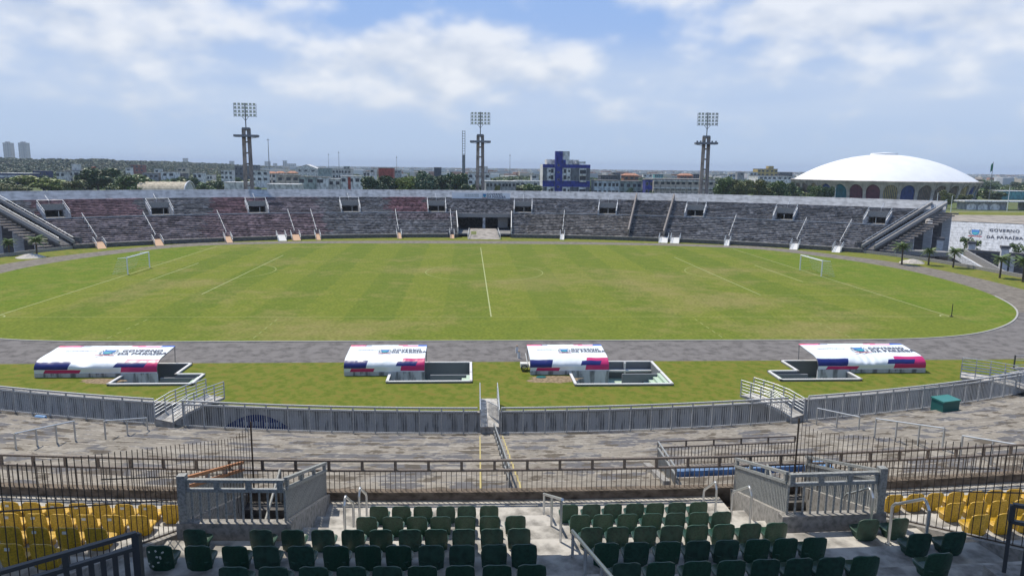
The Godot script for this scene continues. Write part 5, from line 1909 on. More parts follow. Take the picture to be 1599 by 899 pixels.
# x, z, top, crown width, kind, leaves, label
const TREES := [
	[-172.2, -189.0, 10.70, 21.8, 0, "leaf_light", "spreading light green tree at the far left behind the parapet"],
	[-179.0, -179.0, 8.31, 13.5, 3, "leaf_olive", "low olive tree at the left edge behind the parapet"],
	[-153.1, -174.0, 10.14, 10.6, 4, "leaf_olive", "olive tree just left of the big dark tree"],
	[-151.2, -189.0, 14.74, 18.4, 1, "leaf_dark", "big dark round tree behind the left part of the stand"],
	[-211.9, -309.0, 14.66, 10.2, 2, "leaf_red", "flame tree with red blossom behind the big dark tree"],
	[-131.5, -179.0, 12.51, 17.8, 2, "leaf_mid", "dark spreading tree right of the big dark tree"],
	[-128.8, -229.0, 9.85, 7.0, 5, "leaf_dark", "dark tree right of the vaulted hangar"],
	[-105.0, -179.0, 8.61, 9.2, 3, "leaf_mid", "low bushy tree left of the walled yard"],
	[-114.6, -219.0, 8.46, 6.1, 0, "leaf_dark", "small dark tree at the left end of the walled yard"],
	[-83.4, -169.0, 8.10, 4.2, 4, "leaf_mid", "small tree at the foot of the left floodlight tower"],
	[-37.0, -159.0, 12.36, 12.6, 0, "leaf_blue", "layered dark green tree left of the light green one"],
	[-32.2, -164.0, 13.06, 10.7, 1, "leaf_dark", "dense dark tree before the red box building"],
	[-25.4, -161.0, 13.41, 10.1, 2, "leaf_light", "light green tree in the middle of the row"],
	[-18.7, -159.0, 15.61, 11.6, 3, "leaf_blue", "tallest tree of the row left of the lattice mast"],
	[-13.0, -164.0, 14.00, 12.8, 4, "leaf_blue", "broad dark tree right of the tallest one"],
	[-5.9, -157.0, 13.90, 11.0, 5, "leaf_dark", "layered green tree beside the lattice mast"],
	[-1.6, -151.0, 10.11, 8.3, 0, "leaf_dark", "low flat tree left of the middle tower foot"],
	[7.6, -144.0, 10.37, 2.8, 1, "leaf_olive", "small round bush tree right of the middle tower foot"],
	[23.6, -179.0, 10.24, 9.2, 2, "leaf_mid", "round green tree left of the blue apartment building"],
	[57.4, -154.0, 9.96, 4.4, 3, "leaf_blue", "tree before the grey green building"],
	[63.9, -147.0, 8.84, 2.4, 4, "leaf_mid", "small bush at the bright blue building"],
	[95.1, -159.0, 13.60, 10.0, 5, "leaf_mid", "leftmost tree of the row left of the dome"],
	[99.9, -154.0, 13.25, 10.8, 1, "leaf_olive", "second tree of the row left of the dome"],
	[107.3, -157.0, 12.81, 9.5, 0, "leaf_olive", "third tree of the row left of the dome"],
	[115.1, -159.0, 13.34, 11.1, 2, "leaf_mid", "fourth tree of the row left of the dome"],
	[122.2, -164.0, 12.61, 6.7, 3, "leaf_dark", "rightmost tree of the row left of the dome"],
	[126.4, -151.0, 11.71, 6.3, 4, "leaf_mid", "bright bushy tree before the left arches of the dome"],
	[129.6, -147.0, 10.67, 6.2, 5, "leaf_dark", "darker bushy tree before the left arches of the dome"],
	[175.7, -147.0, 9.74, 6.2, 0, "leaf_olive", "round olive tree before the right arches of the dome"],
	[185.2, -151.0, 8.50, 6.3, 1, "leaf_olive", "smaller olive tree right of the round one at the dome"],
	[315.8, -309.0, 10.57, 12.5, 2, "leaf_dark", "big dark tree behind the flag pole"],
	[384.7, -409.0, 11.52, 14.5, 3, "leaf_dark", "wide dark tree right of the dome"],
	[249.3, -219.0, 7.86, 6.1, 4, "leaf_dark", "low dark tree behind the low arcade"],
	[411.1, -409.0, 9.91, 14.5, 5, "leaf_dark", "dark tree above the market hall at the right edge"],
]

# ------------------------------------------------------------------ floodlights, dome, town
func build_towers() -> void:
	for q in [[-59.0, -79.0, 31.6, "left", 0.12], [0.86, -97.0, 31.7, "middle", 0.0], [62.4, -85.0, 31.7, "right", -0.12]]:
		var T := thing("floodlight_tower", "%s one of the three concrete floodlight towers behind the far stand" % q[3], "floodlight tower", Vector3(q[0], 0, q[1]), q[4], "floodlight towers")
		for s in [-1.0, 1.0]:
			var b := MB.new()
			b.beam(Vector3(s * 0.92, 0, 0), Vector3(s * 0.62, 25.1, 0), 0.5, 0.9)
			part(T, "column", b.done(), M.tower_sunlit if s < 0 else M.tower_concrete)  # left column paler: sun from the left is painted into its colour
		for i in 6:
			var y := 8.0 + i * 2.75
			part(T, "cross_beam", box_mesh(lerpf(1.4, 0.8, y / 25.0), 0.4, 0.6), M.tower_concrete, Transform3D(Basis(), Vector3(0, y, 0)))
		part(T, "cap_beam", box_mesh(1.85, 0.5, 1.1), M.steel_dark, Transform3D(Basis(), Vector3(0, 25.1, 0)))
		var b := MB.new()
		for s in [-1.0, 1.0]:
			var a := Vector3(0, 0, 0)
			b.quad(Vector3(0, 22.5, s * 1.3), Vector3(s * 2.9, 23.0, s * 1.3), Vector3(s * 2.9, 23.0, -s * 1.3), Vector3(0, 22.5, -s * 1.3))
		b.bx(Vector3(-2.95, 23.0, -1.35), Vector3(2.95, 23.55, 1.35))
		part(T, "platform", b.done(), M.steel_dark)
		b = MB.new()
		b.tube([Vector3(0, 24.5, 0.2), Vector3(0, q[2] - 0.2, 0.2)], 0.14, 8)
		b.tube([Vector3(0, 27.0, 0.2), Vector3(0.9, 28.2, 0.3)], 0.06, 6)
		b.tube([Vector3(0, 27.0, 0.2), Vector3(-0.9, 28.2, 0.3)], 0.06, 6)
		part(T, "mast", b.done(), M.steel_dark)
		var Rk := Node3D.new()
		Rk.name = "lamp_rack"
		T.add_child(Rk)
		for r in 4:
			part(Rk, "rack_bar", box_mesh(5.5, 0.07, 0.07), M.steel_dark, Transform3D(Basis(), Vector3(0, 28.05 + r * 0.9, 0.32)))
		for s in [-1.0, 1.0]:
			part(Rk, "rack_bar", box_mesh(0.07, 3.4, 0.07), M.steel_dark, Transform3D(Basis(), Vector3(s * 2.75, 29.6, 0.32)))
		var lamp := MB.new()
		lamp.bx(Vector3(-0.29, 0.0, -0.12), Vector3(0.29, 0.52, 0.14))
		var lm := lamp.done()
		for r in 4:
			for k in 6:
				var o := part(Rk, "lamp", lm, M.lamp_metal, Transform3D(Basis(Vector3.RIGHT, 0.22), Vector3(-2.3 + k * 0.92, 28.16 + r * 0.9, 0.55)))
				part(o, "lamp_face", box_mesh(0.5, 0.44, 0.02), M.lamp_glass, Transform3D(Basis(), Vector3(0, 0.26, 0.155)))
		if q[3] == "right":
			for k in [-2.6, -1.7, 1.4, 2.4]:
				part(T, "small_lamp", box_mesh(0.4, 0.35, 0.4), M.steel_dark, Transform3D(Basis(), Vector3(k, 23.75, 1.0)))
	# slim lattice chimney left of the middle tower
	var Ch := thing("lattice_mast", "slim tall lattice mast left of the middle floodlight tower", "mast", Vector3(-5.2, 3.0, -309.0))
	for s in [[-1.0, -1.0], [1.0, -1.0], [1.0, 1.0], [-1.0, 1.0]]:
		part(Ch, "leg", box_mesh(0.3, 33.5, 0.3), M.steel_dark, Transform3D(Basis(), Vector3(s[0] * 0.75, 16.75, s[1] * 0.75)))
	for i in 24:
		part(Ch, "rung", box_mesh(1.5, 0.2, 1.5), M.lamp_metal, Transform3D(Basis(), Vector3(0, 1.0 + i * 1.4, 0)))
	part(Ch, "core", box_mesh(1.3, 20.0, 1.3), M.lamp_metal, Transform3D(Basis(), Vector3(0, 10, 0)))
	for q in [[-244.7, -789.0, 47.0, "tall thin radio mast right of the left floodlight tower", 0.5], [44.0, -700.0, 31.0, "thin antenna above the small bright blue building", 0.25], [-145.0, -700.0, 31.5, "thin antenna above the long pale building, right one", 0.25], [-160.0, -720.0, 29.5, "thin antenna above the long pale building, left one", 0.2], [-72.0, -600.0, 26.0, "thin antenna right of the big red box building", 0.2], [300.0, -260.0, 26.5, "thin grey pole at the right edge beyond the flag", 0.16]]:
		var A := thing("antenna", q[3], "antenna", Vector3(q[0], 3.0, q[1]))
		var b := MB.new()
		b.cone(Vector3.ZERO, Vector3(0, q[2] - 3.0, 0), q[4] * 1.4, q[4] * 0.6, 6)
		part(A, "pole", b.done(), M.lamp_metal)
		b = MB.new()
		b.bx(Vector3(-q[4] * 3, q[2] - 5.2, -q[4]), Vector3(q[4] * 3, q[2] - 4.6, q[4]))
		part(A, "cross_arm", b.done(), M.lamp_metal)
	var Fl := thing("flag_pole", "flag pole with a green flag right of the dome", "flag pole", Vector3(223.4, 3.0, -189.0))
	var b := MB.new()
	b.cone(Vector3.ZERO, Vector3(0, 18.0, 0), 0.16, 0.1, 8)
	part(Fl, "pole", b.done(), M.lamp_metal)
	b = MB.new()
	for i in 8:
		var t0 := i / 8.0
		var t1 := (i + 1) / 8.0
		b.quad(Vector3(-0.1 - t0 * 0.9, 14.2 - t0 * 0.7, sin(t0 * 9) * 0.2), Vector3(-0.1 - t0 * 0.9, 17.6 - t0 * 0.9, sin(t0 * 9) * 0.2), Vector3(-0.1 - t1 * 0.9, 17.6 - t1 * 0.9, sin(t1 * 9) * 0.2), Vector3(-0.1 - t1 * 0.9, 14.2 - t1 * 0.7, sin(t1 * 9) * 0.2))
	part(Fl, "flag", b.done(), M.flag_green)
	for i in 5:
		var px: Vector3 = [Vector3(153.5, 3, -120.0), Vector3(160.0, 3, -122.0), Vector3(190.0, 3, -135.0), Vector3(188.0, 3, -110.0), Vector3(134.0, 3, -150.0)][i]
		var lb: String = ["left one of two pale lamp posts before the tree at the dome", "right one of two pale lamp posts before the tree at the dome", "pale lamp post before the low arcade", "dark lamp post on the plaza", "pale lamp post left of the dome trees"][i]
		var Pl := thing("lamp_post", lb, "lamp post", px)
		b = MB.new()
		b.cone(Vector3.ZERO, Vector3(0, [6.6, 5.6, 8.4, 8.0, 7.5][i], 0), 0.13, 0.08, 8)
		part(Pl, "pole", b.done(), M.goal_white if i != 3 else M.steel_dark)
		b = MB.new()
		b.bx(Vector3(-0.1, [6.6, 5.6, 8.4, 8.0, 7.5][i], -0.1), Vector3(0.7, [6.7, 5.7, 8.55, 8.15, 7.6][i], 0.1))
		part(Pl, "lamp_head", b.done(), M.lamp_metal)

func build_dome() -> void:
	var Dm := thing("domed_arena", "round arena with white shallow dome and arched walls at right", "arena", Vector3(206.3, 3.0, -243.0))
	var R := 43.4
	var rr := 41.4
	var top := 11.9 - 3.0
	var b := MB.new()
	var h := 12.6
	var rad := (rr * rr + h * h) / (2 * h)
	var rings := []
	for i in 15:
		var r := rr * i / 14.0
		var row := []
		for k in 72:
			var a := TAU * k / 72.0
			var y := top + 0.25 + sqrt(rad * rad - r * r) - (rad - h)
			row.append([Vector3(cos(a) * r, y, sin(a) * r), Vector3(cos(a) * r / rad, sqrt(rad * rad - r * r) / rad, sin(a) * r / rad)])
		rings.append(row)
	for i in 14:
		for k in 72:
			var j := (k + 1) % 72
			var A = rings[i][k]; var B = rings[i][j]; var C = rings[i + 1][j]; var E = rings[i + 1][k]
			b.squad(A[0], B[0], C[0], E[0], A[1], B[1], C[1], E[1])
	var shell := part(Dm, "dome_shell", b.done(), M.dome_white)
	b = MB.new()
	for k in 36:
		var a0 := TAU * k / 36.0
		var a1 := TAU * (k + 1) / 36.0
		var y := top + h + 0.1
		b.quad(Vector3(cos(a1) * 6.4, y - 0.3, sin(a1) * 6.4), Vector3(cos(a0) * 6.4, y - 0.3, sin(a0) * 6.4), Vector3(cos(a0) * 6.2, y + 0.75, sin(a0) * 6.2), Vector3(cos(a1) * 6.2, y + 0.75, sin(a1) * 6.2))
		b.tri(Vector3(0, y + 1.2, 0), Vector3(cos(a1) * 6.2, y + 0.75, sin(a1) * 6.2), Vector3(cos(a0) * 6.2, y + 0.75, sin(a0) * 6.2))
	part(shell, "cap", b.done(), M.dome_white)
	# ring beam
	b = MB.new()
	for k in 72:
		var a0 := TAU * k / 72.0
		var a1 := TAU * (k + 1) / 72.0
		var p := func(a: float, r: float, y: float) -> Vector3:
			return Vector3(cos(a) * r, y, sin(a) * r)
		b.quad(p.call(a1, R, top), p.call(a0, R, top), p.call(a0, rr - 0.5, top + 0.3), p.call(a1, rr - 0.5, top + 0.3))
	part(Dm, "eave", b.done(), M.dome_wall)
	# 36 bays, each an arch in a leaning wall with a coloured infill behind
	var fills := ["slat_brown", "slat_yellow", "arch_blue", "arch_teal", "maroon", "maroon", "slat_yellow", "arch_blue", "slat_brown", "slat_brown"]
	var face := MB.new()
	var n := 36
	var half := PI / n
	# wall surface: radius leans outwards to the top; u across the bay, y up
	var wp := func(u: float, y: float, d: float) -> Vector3:
		var t := y / top
		var r := 40.6 + 2.8 * t * t - d
		return Vector3(sin(u) * r, y, cos(u) * r)
	var ah := 7.4
	var aw := half * 0.82
	var m := 12
	for k in m:
		# spandrel above the arch, from the arch curve up to the top
		var a0 := PI * k / m
		var a1 := PI * (k + 1) / m
		var q := []
		for a in [a0, a1]:
			q.append([-cos(a) * aw, ah - 3.4 + sin(a) * 3.4])
		face.quad(wp.call(q[0][0], q[0][1], 0), wp.call(q[1][0], q[1][1], 0), wp.call(q[1][0], top, 0), wp.call(q[0][0], top, 0))
		face.quad(wp.call(q[0][0], q[0][1], 0), wp.call(q[0][0], q[0][1], 1.4), wp.call(q[1][0], q[1][1], 1.4), wp.call(q[1][0], q[1][1], 0))
	for s in [-1.0, 1.0]:
		for k in 6:
			var y0 := top * k / 6.0
			var y1 := top * (k + 1) / 6.0
			face.quad(wp.call(s * aw, y0, 0), wp.call(s * half, y0, 0), wp.call(s * half, y1, 0), wp.call(s * aw, y1, 0))
		for k in 3:
			var y0 := (ah - 3.4) * k / 3.0
			var y1 := (ah - 3.4) * (k + 1) / 3.0
			face.quad(wp.call(s * aw, y0, 0), wp.call(s * aw, y0, 1.4), wp.call(s * aw, y1, 1.4), wp.call(s * aw, y1, 0))
	var fm := face.done()
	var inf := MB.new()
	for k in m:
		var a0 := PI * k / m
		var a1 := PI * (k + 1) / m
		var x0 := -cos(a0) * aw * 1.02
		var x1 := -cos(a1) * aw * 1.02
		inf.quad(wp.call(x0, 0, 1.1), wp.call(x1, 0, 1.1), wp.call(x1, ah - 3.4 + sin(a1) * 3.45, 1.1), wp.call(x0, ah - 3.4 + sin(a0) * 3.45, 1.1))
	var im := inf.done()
	var slat := MB.new()
	for k in 8:
		var u := lerpf(-aw * 0.88, aw * 0.88, k / 7.0)
		var hh := ah - 3.5 + 3.4 * sqrt(maxf(0.0, 1.0 - pow(u / aw, 2)))
		slat.beam(wp.call(u, 0.0, 0.9), wp.call(u, hh, 0.85), 0.22, 0.3)
	var sm := slat.done()
	for k in n:
		var ang := (k + 0.5) * TAU / n
		# only the bays that can face the pitch carry infills of their own
		var bay := Node3D.new()
		bay.name = "bay"
		Dm.add_child(bay, true)
		bay.rotation.y = ang
		part(bay, "arch_wall", fm, M.dome_wall)
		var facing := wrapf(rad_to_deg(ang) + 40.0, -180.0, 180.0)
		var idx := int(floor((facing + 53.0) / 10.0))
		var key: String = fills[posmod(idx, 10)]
		part(bay, "infill", im, M[key if not key.begins_with("slat") else "grey_dark"])  # slatted bays: dark sheet paints in the shade behind the slats
		part(bay, "slats", sm, M[key])

func window_at(parent: Node, x: float, y: float, z: float, w: float, h: float) -> void:
	var o := part(parent, "window", box_mesh(w + 0.24, h + 0.24, 0.08), M.roof_grey, Transform3D(Basis(), Vector3(x, y, z + 0.02)))
	part(o, "pane", box_mesh(w, h, 0.08), M.glass, Transform3D(Basis(), Vector3(0, 0, 0.02)))

func build_town() -> void:
	for q in TOWN:
		var w: float = q[3]
		var top: float = q[4]
		var dp: float = q[5]
		var h := top - 3.0
		var turn := 0.06 * sin(q[1] * 1.7)
		if w > 25:
			turn *= 0.3
		var B := thing(q[0], q[10], "building", Vector3(q[1], 3.0, q[2] - dp * 0.5), turn)
		var m: Material = M[q[6]]
		var b := MB.new()
		var roof: String = q[9]
		b.bx(Vector3(-w / 2, -0.5, -dp / 2), Vector3(w / 2, h, dp / 2))
		part(B, "wall", b.done(), m)
		if roof == "tile" or roof == "gable":
			b = MB.new()
			var e := 0.5
			var rh := minf(dp, w) * 0.22
			if roof == "gable":
				b.quad(Vector3(-w / 2 - e, h, dp / 2 + e), Vector3(0, h + rh * 1.3, dp / 2 + e), Vector3(0, h + rh * 1.3, -dp / 2 - e), Vector3(-w / 2 - e, h, -dp / 2 - e))
				b.quad(Vector3(0, h + rh * 1.3, dp / 2 + e), Vector3(w / 2 + e, h, dp / 2 + e), Vector3(w / 2 + e, h, -dp / 2 - e), Vector3(0, h + rh * 1.3, -dp / 2 - e))
				b.tri(Vector3(-w / 2, h, dp / 2), Vector3(w / 2, h, dp / 2), Vector3(0, h + rh * 1.25, dp / 2))
				part(B, "roof", b.done(), M.roof_white)
			else:
				b.quad(Vector3(-w / 2 - e, h + 0.02, dp / 2 + e), Vector3(w / 2 + e, h + 0.02, dp / 2 + e), Vector3(w / 2 - rh, h + rh, 0), Vector3(-w / 2 + rh, h + rh, 0))
				b.quad(Vector3(w / 2 + e, h + 0.02, -dp / 2 - e), Vector3(-w / 2 - e, h + 0.02, -dp / 2 - e), Vector3(-w / 2 + rh, h + rh, 0), Vector3(w / 2 - rh, h + rh, 0))
				b.tri(Vector3(w / 2 + e, h + 0.02, dp / 2 + e), Vector3(w / 2 + e, h + 0.02, -dp / 2 - e), Vector3(w / 2 - rh, h + rh, 0))
				b.tri(Vector3(-w / 2 - e, h + 0.02, -dp / 2 - e), Vector3(-w / 2 - e, h + 0.02, dp / 2 + e), Vector3(-w / 2 + rh, h + rh, 0))
				part(B, "roof", b.done(), M.tile_roof)
		else:
			b = MB.new()
			b.bx(Vector3(-w / 2 - 0.2, h + 0.003, -dp / 2 - 0.2), Vector3(w / 2 + 0.2, h + 0.3, dp / 2 + 0.2))
			part(B, "roof", b.done(), M.roof_white if roof in ["slab", "panel"] else M.roof_grey)
		if roof == "tank":
			b = MB.new()
			b.bx(Vector3(-w * 0.12, h + 0.3, -1.5), Vector3(w * 0.38, h + 3.6, 1.5))
			part(B, "water_tank", b.done(), M.offwhite)
		if roof == "yhead":
			b = MB.new()
			b.bx(Vector3(w * 0.1, h + 0.3, -3), Vector3(w * 0.36, h + 2.6, 3))
			part(B, "stair_head", b.done(), m)
		if roof == "tower":
			b = MB.new()
			b.bx(Vector3(-w * 0.25, h, -dp / 3), Vector3(w * 0.12, h + 3.2, dp / 3))
			part(B, "lift_head", b.done(), m)
			b = MB.new()
			b.bx(Vector3(w * 0.1, -0.4, dp / 2), Vector3(w * 0.16, h - 1.0, dp / 2 + 0.6))
			part(B, "rib", b.done(), M.grey)
		if roof == "panel":
			b = MB.new()
			b.bx(Vector3(-w * 0.12, 1.0, dp / 2 + 0.01), Vector3(w * 0.02, h - 0.2, dp / 2 + 0.25))
			part(B, "red_panel", b.done(), M.red)
		if roof == "bands":
			for k in 4:
				b = MB.new()
				b.bx(Vector3(-w / 2, h - 0.9 - k * 3.1, dp / 2 + 0.004), Vector3(w / 2, h - 0.3 - k * 3.1, dp / 2 + 0.35))
				part(B, "sill_band", b.done(), M.offwhite)
		if q[6] == "navy" and w > 15:
			b = MB.new()
			b.bx(Vector3(-w / 2, h - 2.2, dp / 2 + 0.01), Vector3(w / 2, h - 0.9, dp / 2 + 0.2))
			part(B, "white_band", b.done(), M.offwhite)
		var rows: int = q[7]
		var cols: int = q[8]
		if rows > 0:
			var storey := minf(3.1, h * 0.8 / rows)
			var px: float = 1118.0 / (111.0 - q[2])
			for r in rows:
				for c in cols:
					var ww := w / cols
					if rows * cols > 20 and px < 0.6 and (r + c) % 2 == 1:
						continue
					var x := -w / 2 + ww * (c + 0.5) + 0.15 * ww * sin(c * 5.1 + q[1])
					window_at(B, x, h - 1.55 - r * storey, dp / 2, minf(ww * 0.55, 1.5 + 0.8 * absf(sin(c * 2.3 + q[1]))), storey * 0.4)
	# the blue and white apartment building
	var A := thing("apartment_building", "tall blue and white apartment building with a stair tower", "building", Vector3(38.3, 3.0, -195.0))
	var b := MB.new()
	b.bx(Vector3(-9.9, -0.5, -6), Vector3(9.9, 14.6, 6))
	part(A, "wall", b.done(), M.white)
	for y in [[13.2, 14.62], [5.4, 7.9]]:
		for x in [[-9.95, -4.9], [-1.75, 9.95]]:
			b = MB.new()
			b.bx(Vector3(x[0], y[0], 5.9), Vector3(x[1], y[1], 6.12))
			part(A, "blue_band", b.done(), M.blue)
	b = MB.new()
	b.bx(Vector3(-4.8, -0.4, 4.0), Vector3(-1.8, 20.0, 6.6))
	part(A, "stair_tower", b.done(), M.blue)
	b = MB.new()
	b.bx(Vector3(-1.79, 13.0, 1.0), Vector3(1.2, 20.0, 5.8))
	part(A, "tank_tower", b.done(), M.white)
	b = MB.new()
	b.bx(Vector3(-1.78, 13.2, 5.81), Vector3(-0.4, 16.5, 6.2))
	part(A, "tower_door_panel", b.done(), M.blue)
	for x in [[-9.92, -8.2], [1.7, 5.3], [8.3, 9.92]]:
		for y in [[8.0, 13.1], [2.2, 5.3]]:
			b = MB.new()
			b.bx(Vector3(x[0], y[0], 5.85), Vector3(x[1], y[1], 6.08))
			part(A, "dark_panel", b.done(), M.grey_dark)
	b = MB.new()
	b.bx(Vector3(-8.0, 14.6, -5), Vector3(5.8, 16.6, 3))
	part(A, "roof_storey", b.done(), M.offwhite)
	b = MB.new()
	b.bx(Vector3(4.0, 15.0, -5.0), Vector3(8.0, 15.9, 5.5))
	part(A, "roof_terrace", b.done(), M.roof_white)
	for y in [3.6, 9.0, 11.6]:
		var o := part(A, "balcony", box_mesh(2.6, 1.8, 0.12), M.glass, Transform3D(Basis(), Vector3(6.9, y, 6.02)))
		part(o, "parapet", box_mesh(2.8, 0.75, 0.7), M.offwhite, Transform3D(Basis(), Vector3(0, -1.15, 0.35)))
		for x in [-7.0, -6.0, -0.6, 1.1]:
			window_at(A, x, y + 0.3, 6.0, 0.55 if absf(x) > 6.5 or x > 1 else 0.95, 0.7 if absf(x) > 6.5 or x > 1 else 1.5)
	for y in [2.4, 5.4, 8.4, 11.4, 14.2]:
		window_at(A, -3.4, y, 6.6, 0.8, 0.5)
	# vaulted hangar at left
	var H := thing("vaulted_hangar", "cream barrel vaulted hangar behind the left part of the stand", "hangar", Vector3(-121.0, 3.0, -180.0), 0.12)
	b = MB.new()
	for k in 14:
		var a0 := PI * 0.08 + PI * 0.84 * k / 14.0
		var a1 := PI * 0.08 + PI * 0.84 * (k + 1) / 14.0
		var p := [Vector3(-8.7, 1.8 + sin(a0) * 4.2, cos(a0) * 8), Vector3(8.7, 1.8 + sin(a0) * 4.2, cos(a0) * 8), Vector3(8.7, 1.8 + sin(a1) * 4.2, cos(a1) * 8), Vector3(-8.7, 1.8 + sin(a1) * 4.2, cos(a1) * 8)]
		b.quad(p[0], p[1], p[2], p[3])
	part(H, "vault", b.done(), M.vault)
	b = MB.new()
	var arc := []
	for k in 15:
		var a := PI * 0.08 + PI * 0.84 * k / 14.0
		arc.append(Vector3(8.75, 1.8 + sin(a) * 4.35, cos(a) * 8.15))
	b.tube(arc, 0.3, 6)
	part(H, "end_arch", b.done(), M.roof_white)
	b = MB.new()
	b.bx(Vector3(-8.6, -0.3, -7.6), Vector3(8.6, 2.2, 7.6))
	for k in 13:
		var a0 := PI * 0.08 + PI * 0.84 * k / 13.0
		var a1 := PI * 0.08 + PI * 0.84 * (k + 1) / 13.0
		b.tri(Vector3(8.55, 2.2, 0), Vector3(8.55, 1.8 + sin(a0) * 4.1, cos(a0) * 7.9), Vector3(8.55, 1.8 + sin(a1) * 4.1, cos(a1) * 7.9))
	part(H, "wall", b.done(), M.offwhite)

func build_right_end() -> void:
	# low arcade with a white roof on the plaza
	var A := thing("arcade", "low arcade building with flat white roof beyond the plaza", "building", Vector3(196.0, 3.0, -141.0), 0.0)
	var b := MB.new()
	b.bx(Vector3(-20, 2.9, -3), Vector3(32, 3.35, 3))
	part(A, "roof", b.done(), M.roof_white)
	b = MB.new()
	b.bx(Vector3(-19, -0.2, -2.4), Vector3(-3.2, 2.9, 2.0))
	b.bx(Vector3(4.5, -0.2, -2.4), Vector3(31, 2.9, 2.0))
	part(A, "wall", b.done(), M.grey)
	for x in [-16.6, -12.2, -7.6, 8.5, 13.0, 17.5]:
		b = MB.new()
		for k in 10:
			var a0 := PI * k / 10.0
			var a1 := PI * (k + 1) / 10.0
			b.quad(Vector3(x + cos(a1) * 1.8, 0.0, 2.05), Vector3(x + cos(a0) * 1.8, 0.0, 2.05), Vector3(x + cos(a0) * 1.8, 1.1 + sin(a0) * 1.2, 2.05), Vector3(x + cos(a1) * 1.8, 1.1 + sin(a1) * 1.2, 2.05))
		part(A, "arch_panel", b.done(), M.white)
	# sloping painted bank with the lettering
	var S := thing("painted_bank", "white painted sloping wall with lettering and a crest at right", "wall", Vector3(112.0, 0, -45.0), -0.62)
	b = MB.new()
	var rng := RandomNumberGenerator.new()
	rng.seed = 15
	var lean := 0.85
	# courses of rough painted stones
	for r in 11:
		var y := -1.6 + r * 0.6
		var x := -9.0 + rng.randf_range(-0.5, 0)
		while x < 26.0:
			var w := rng.randf_range(0.9, 1.9)
			var d := rng.randf_range(0.0, 0.06)
			var bs := Basis(Vector3.RIGHT, -lean)
			b.box(Transform3D(bs, Vector3(x + w / 2, y, -tan(lean) * y - 0.25 + d)), Vector3(w - 0.03, 0.87, 0.4))
			x += w
	var face := part(S, "stone_courses", b.done(), M.white_wall)
	stuff(face)
	b = MB.new()
	b.bx(Vector3(-9, 4.75, -9.4), Vector3(26, 4.95, -5.4))
	part(S, "crest_slab", b.done(), M.plaza)
	var bs2 := Basis(Vector3.RIGHT, -lean)
	var on := func(x: float, y: float) -> Vector3:
		return Vector3(x, y, -tan(lean) * y + 0.18)
	text(S, "GOVERNO", 0.86, on.call(6.1, 3.35), bs2, M.wall_ink)
	text(S, "DA PARAÍBA", 0.86, on.call(6.2, 1.9), bs2, M.wall_ink)
	crest(S, Transform3D(bs2, on.call(0.6, 2.7)), 2.1)
	# columns, ramp and retaining wall of the lower corner before it
	for q in [[97.0, -34.0, 2.2, "left of the crest"], [100.4, -29.0, 1.9, "under the crest"], [98.2, -17.0, 2.3, "under the lettering"], [104.5, -14.0, 2.0, "at the right edge"]]:
		var P := thing("concrete_column", "square concrete column before the painted bank, " + q[3], "column", Vector3(q[0], -4.2, q[1]), -0.5, "columns before the painted bank")
		b = MB.new()
		b.bx(Vector3(-0.6, 0, -0.6), Vector3(0.6, q[2] + 4.2, 0.6))
		part(P, "shaft", b.done(), M.white_wall)
		b = MB.new()
		b.bx(Vector3(-0.75, q[2] + 4.2, -0.75), Vector3(0.75, q[2] + 4.7, 0.75))
		part(P, "head", b.done(), M.dark_concrete)
	var Rw := thing("access_ramp", "sloping concrete ramp with side walls behind the right palms", "ramp", Vector3.ZERO)
	for q in [[Vector3(91.3, 1.0, -22.5), Vector3(89.6, -1.6, -9.0), "white_wall"], [Vector3(94.0, 0.9, -22.0), Vector3(92.3, -1.6, -8.5), "concrete"]]:
		b = MB.new()
		b.beam(q[0], q[1], 0.35, 1.3)
		part(Rw, "side_wall", b.done(), M[q[2]])
	b = MB.new()
	b.beam(Vector3(92.7, 0.3, -22.2), Vector3(91.0, -2.3, -8.8), 2.3, 0.3)
	part(Rw, "deck", b.done(), M.concrete)
	b = MB.new()
	b.beam(Vector3(84.5, 0.0, -31.5), Vector3(94.5, 0.3, -23.5), 2.4, 0.9)
	part(Rw, "landing", b.done(), M.concrete)
	var W := thing("retaining_wall", "dark stained concrete wall with openings behind the right palms", "wall", Vector3.ZERO)
	for q in [[Vector3(86.5, -1.7, -33.0), Vector3(95.5, -1.7, -25.5), "concrete"], [Vector3(96.0, -1.5, -25.0), Vector3(108.0, -1.5, -13.0), "dark_concrete"]]:
		b = MB.new()
		b.beam(q[0], q[1], 0.5, 4.4)
		part(W, "wall_panel", b.done(), M[q[2]])
		for k in 5:
			b = MB.new()
			var p: Vector3 = q[0].lerp(q[1], 0.08 + k * 0.19)
			var dd: Vector3 = (q[1] - q[0]).normalized()
			b.beam(p + Vector3(-0.25, 0, 0.3), p + dd * 0.7 + Vector3(-0.25, 0, 0.3), 0.5, 4.2)
			part(W, "rib", b.done(), M.white_wall if k % 2 == 0 else M.dark_concrete)
	b = MB.new()
	b.beam(Vector3(95.0, 0.95, -26.2), Vector3(108.4, 0.95, -13.0), 1.3, 0.55)
	part(W, "top_beam", b.done(), M.dark_concrete)
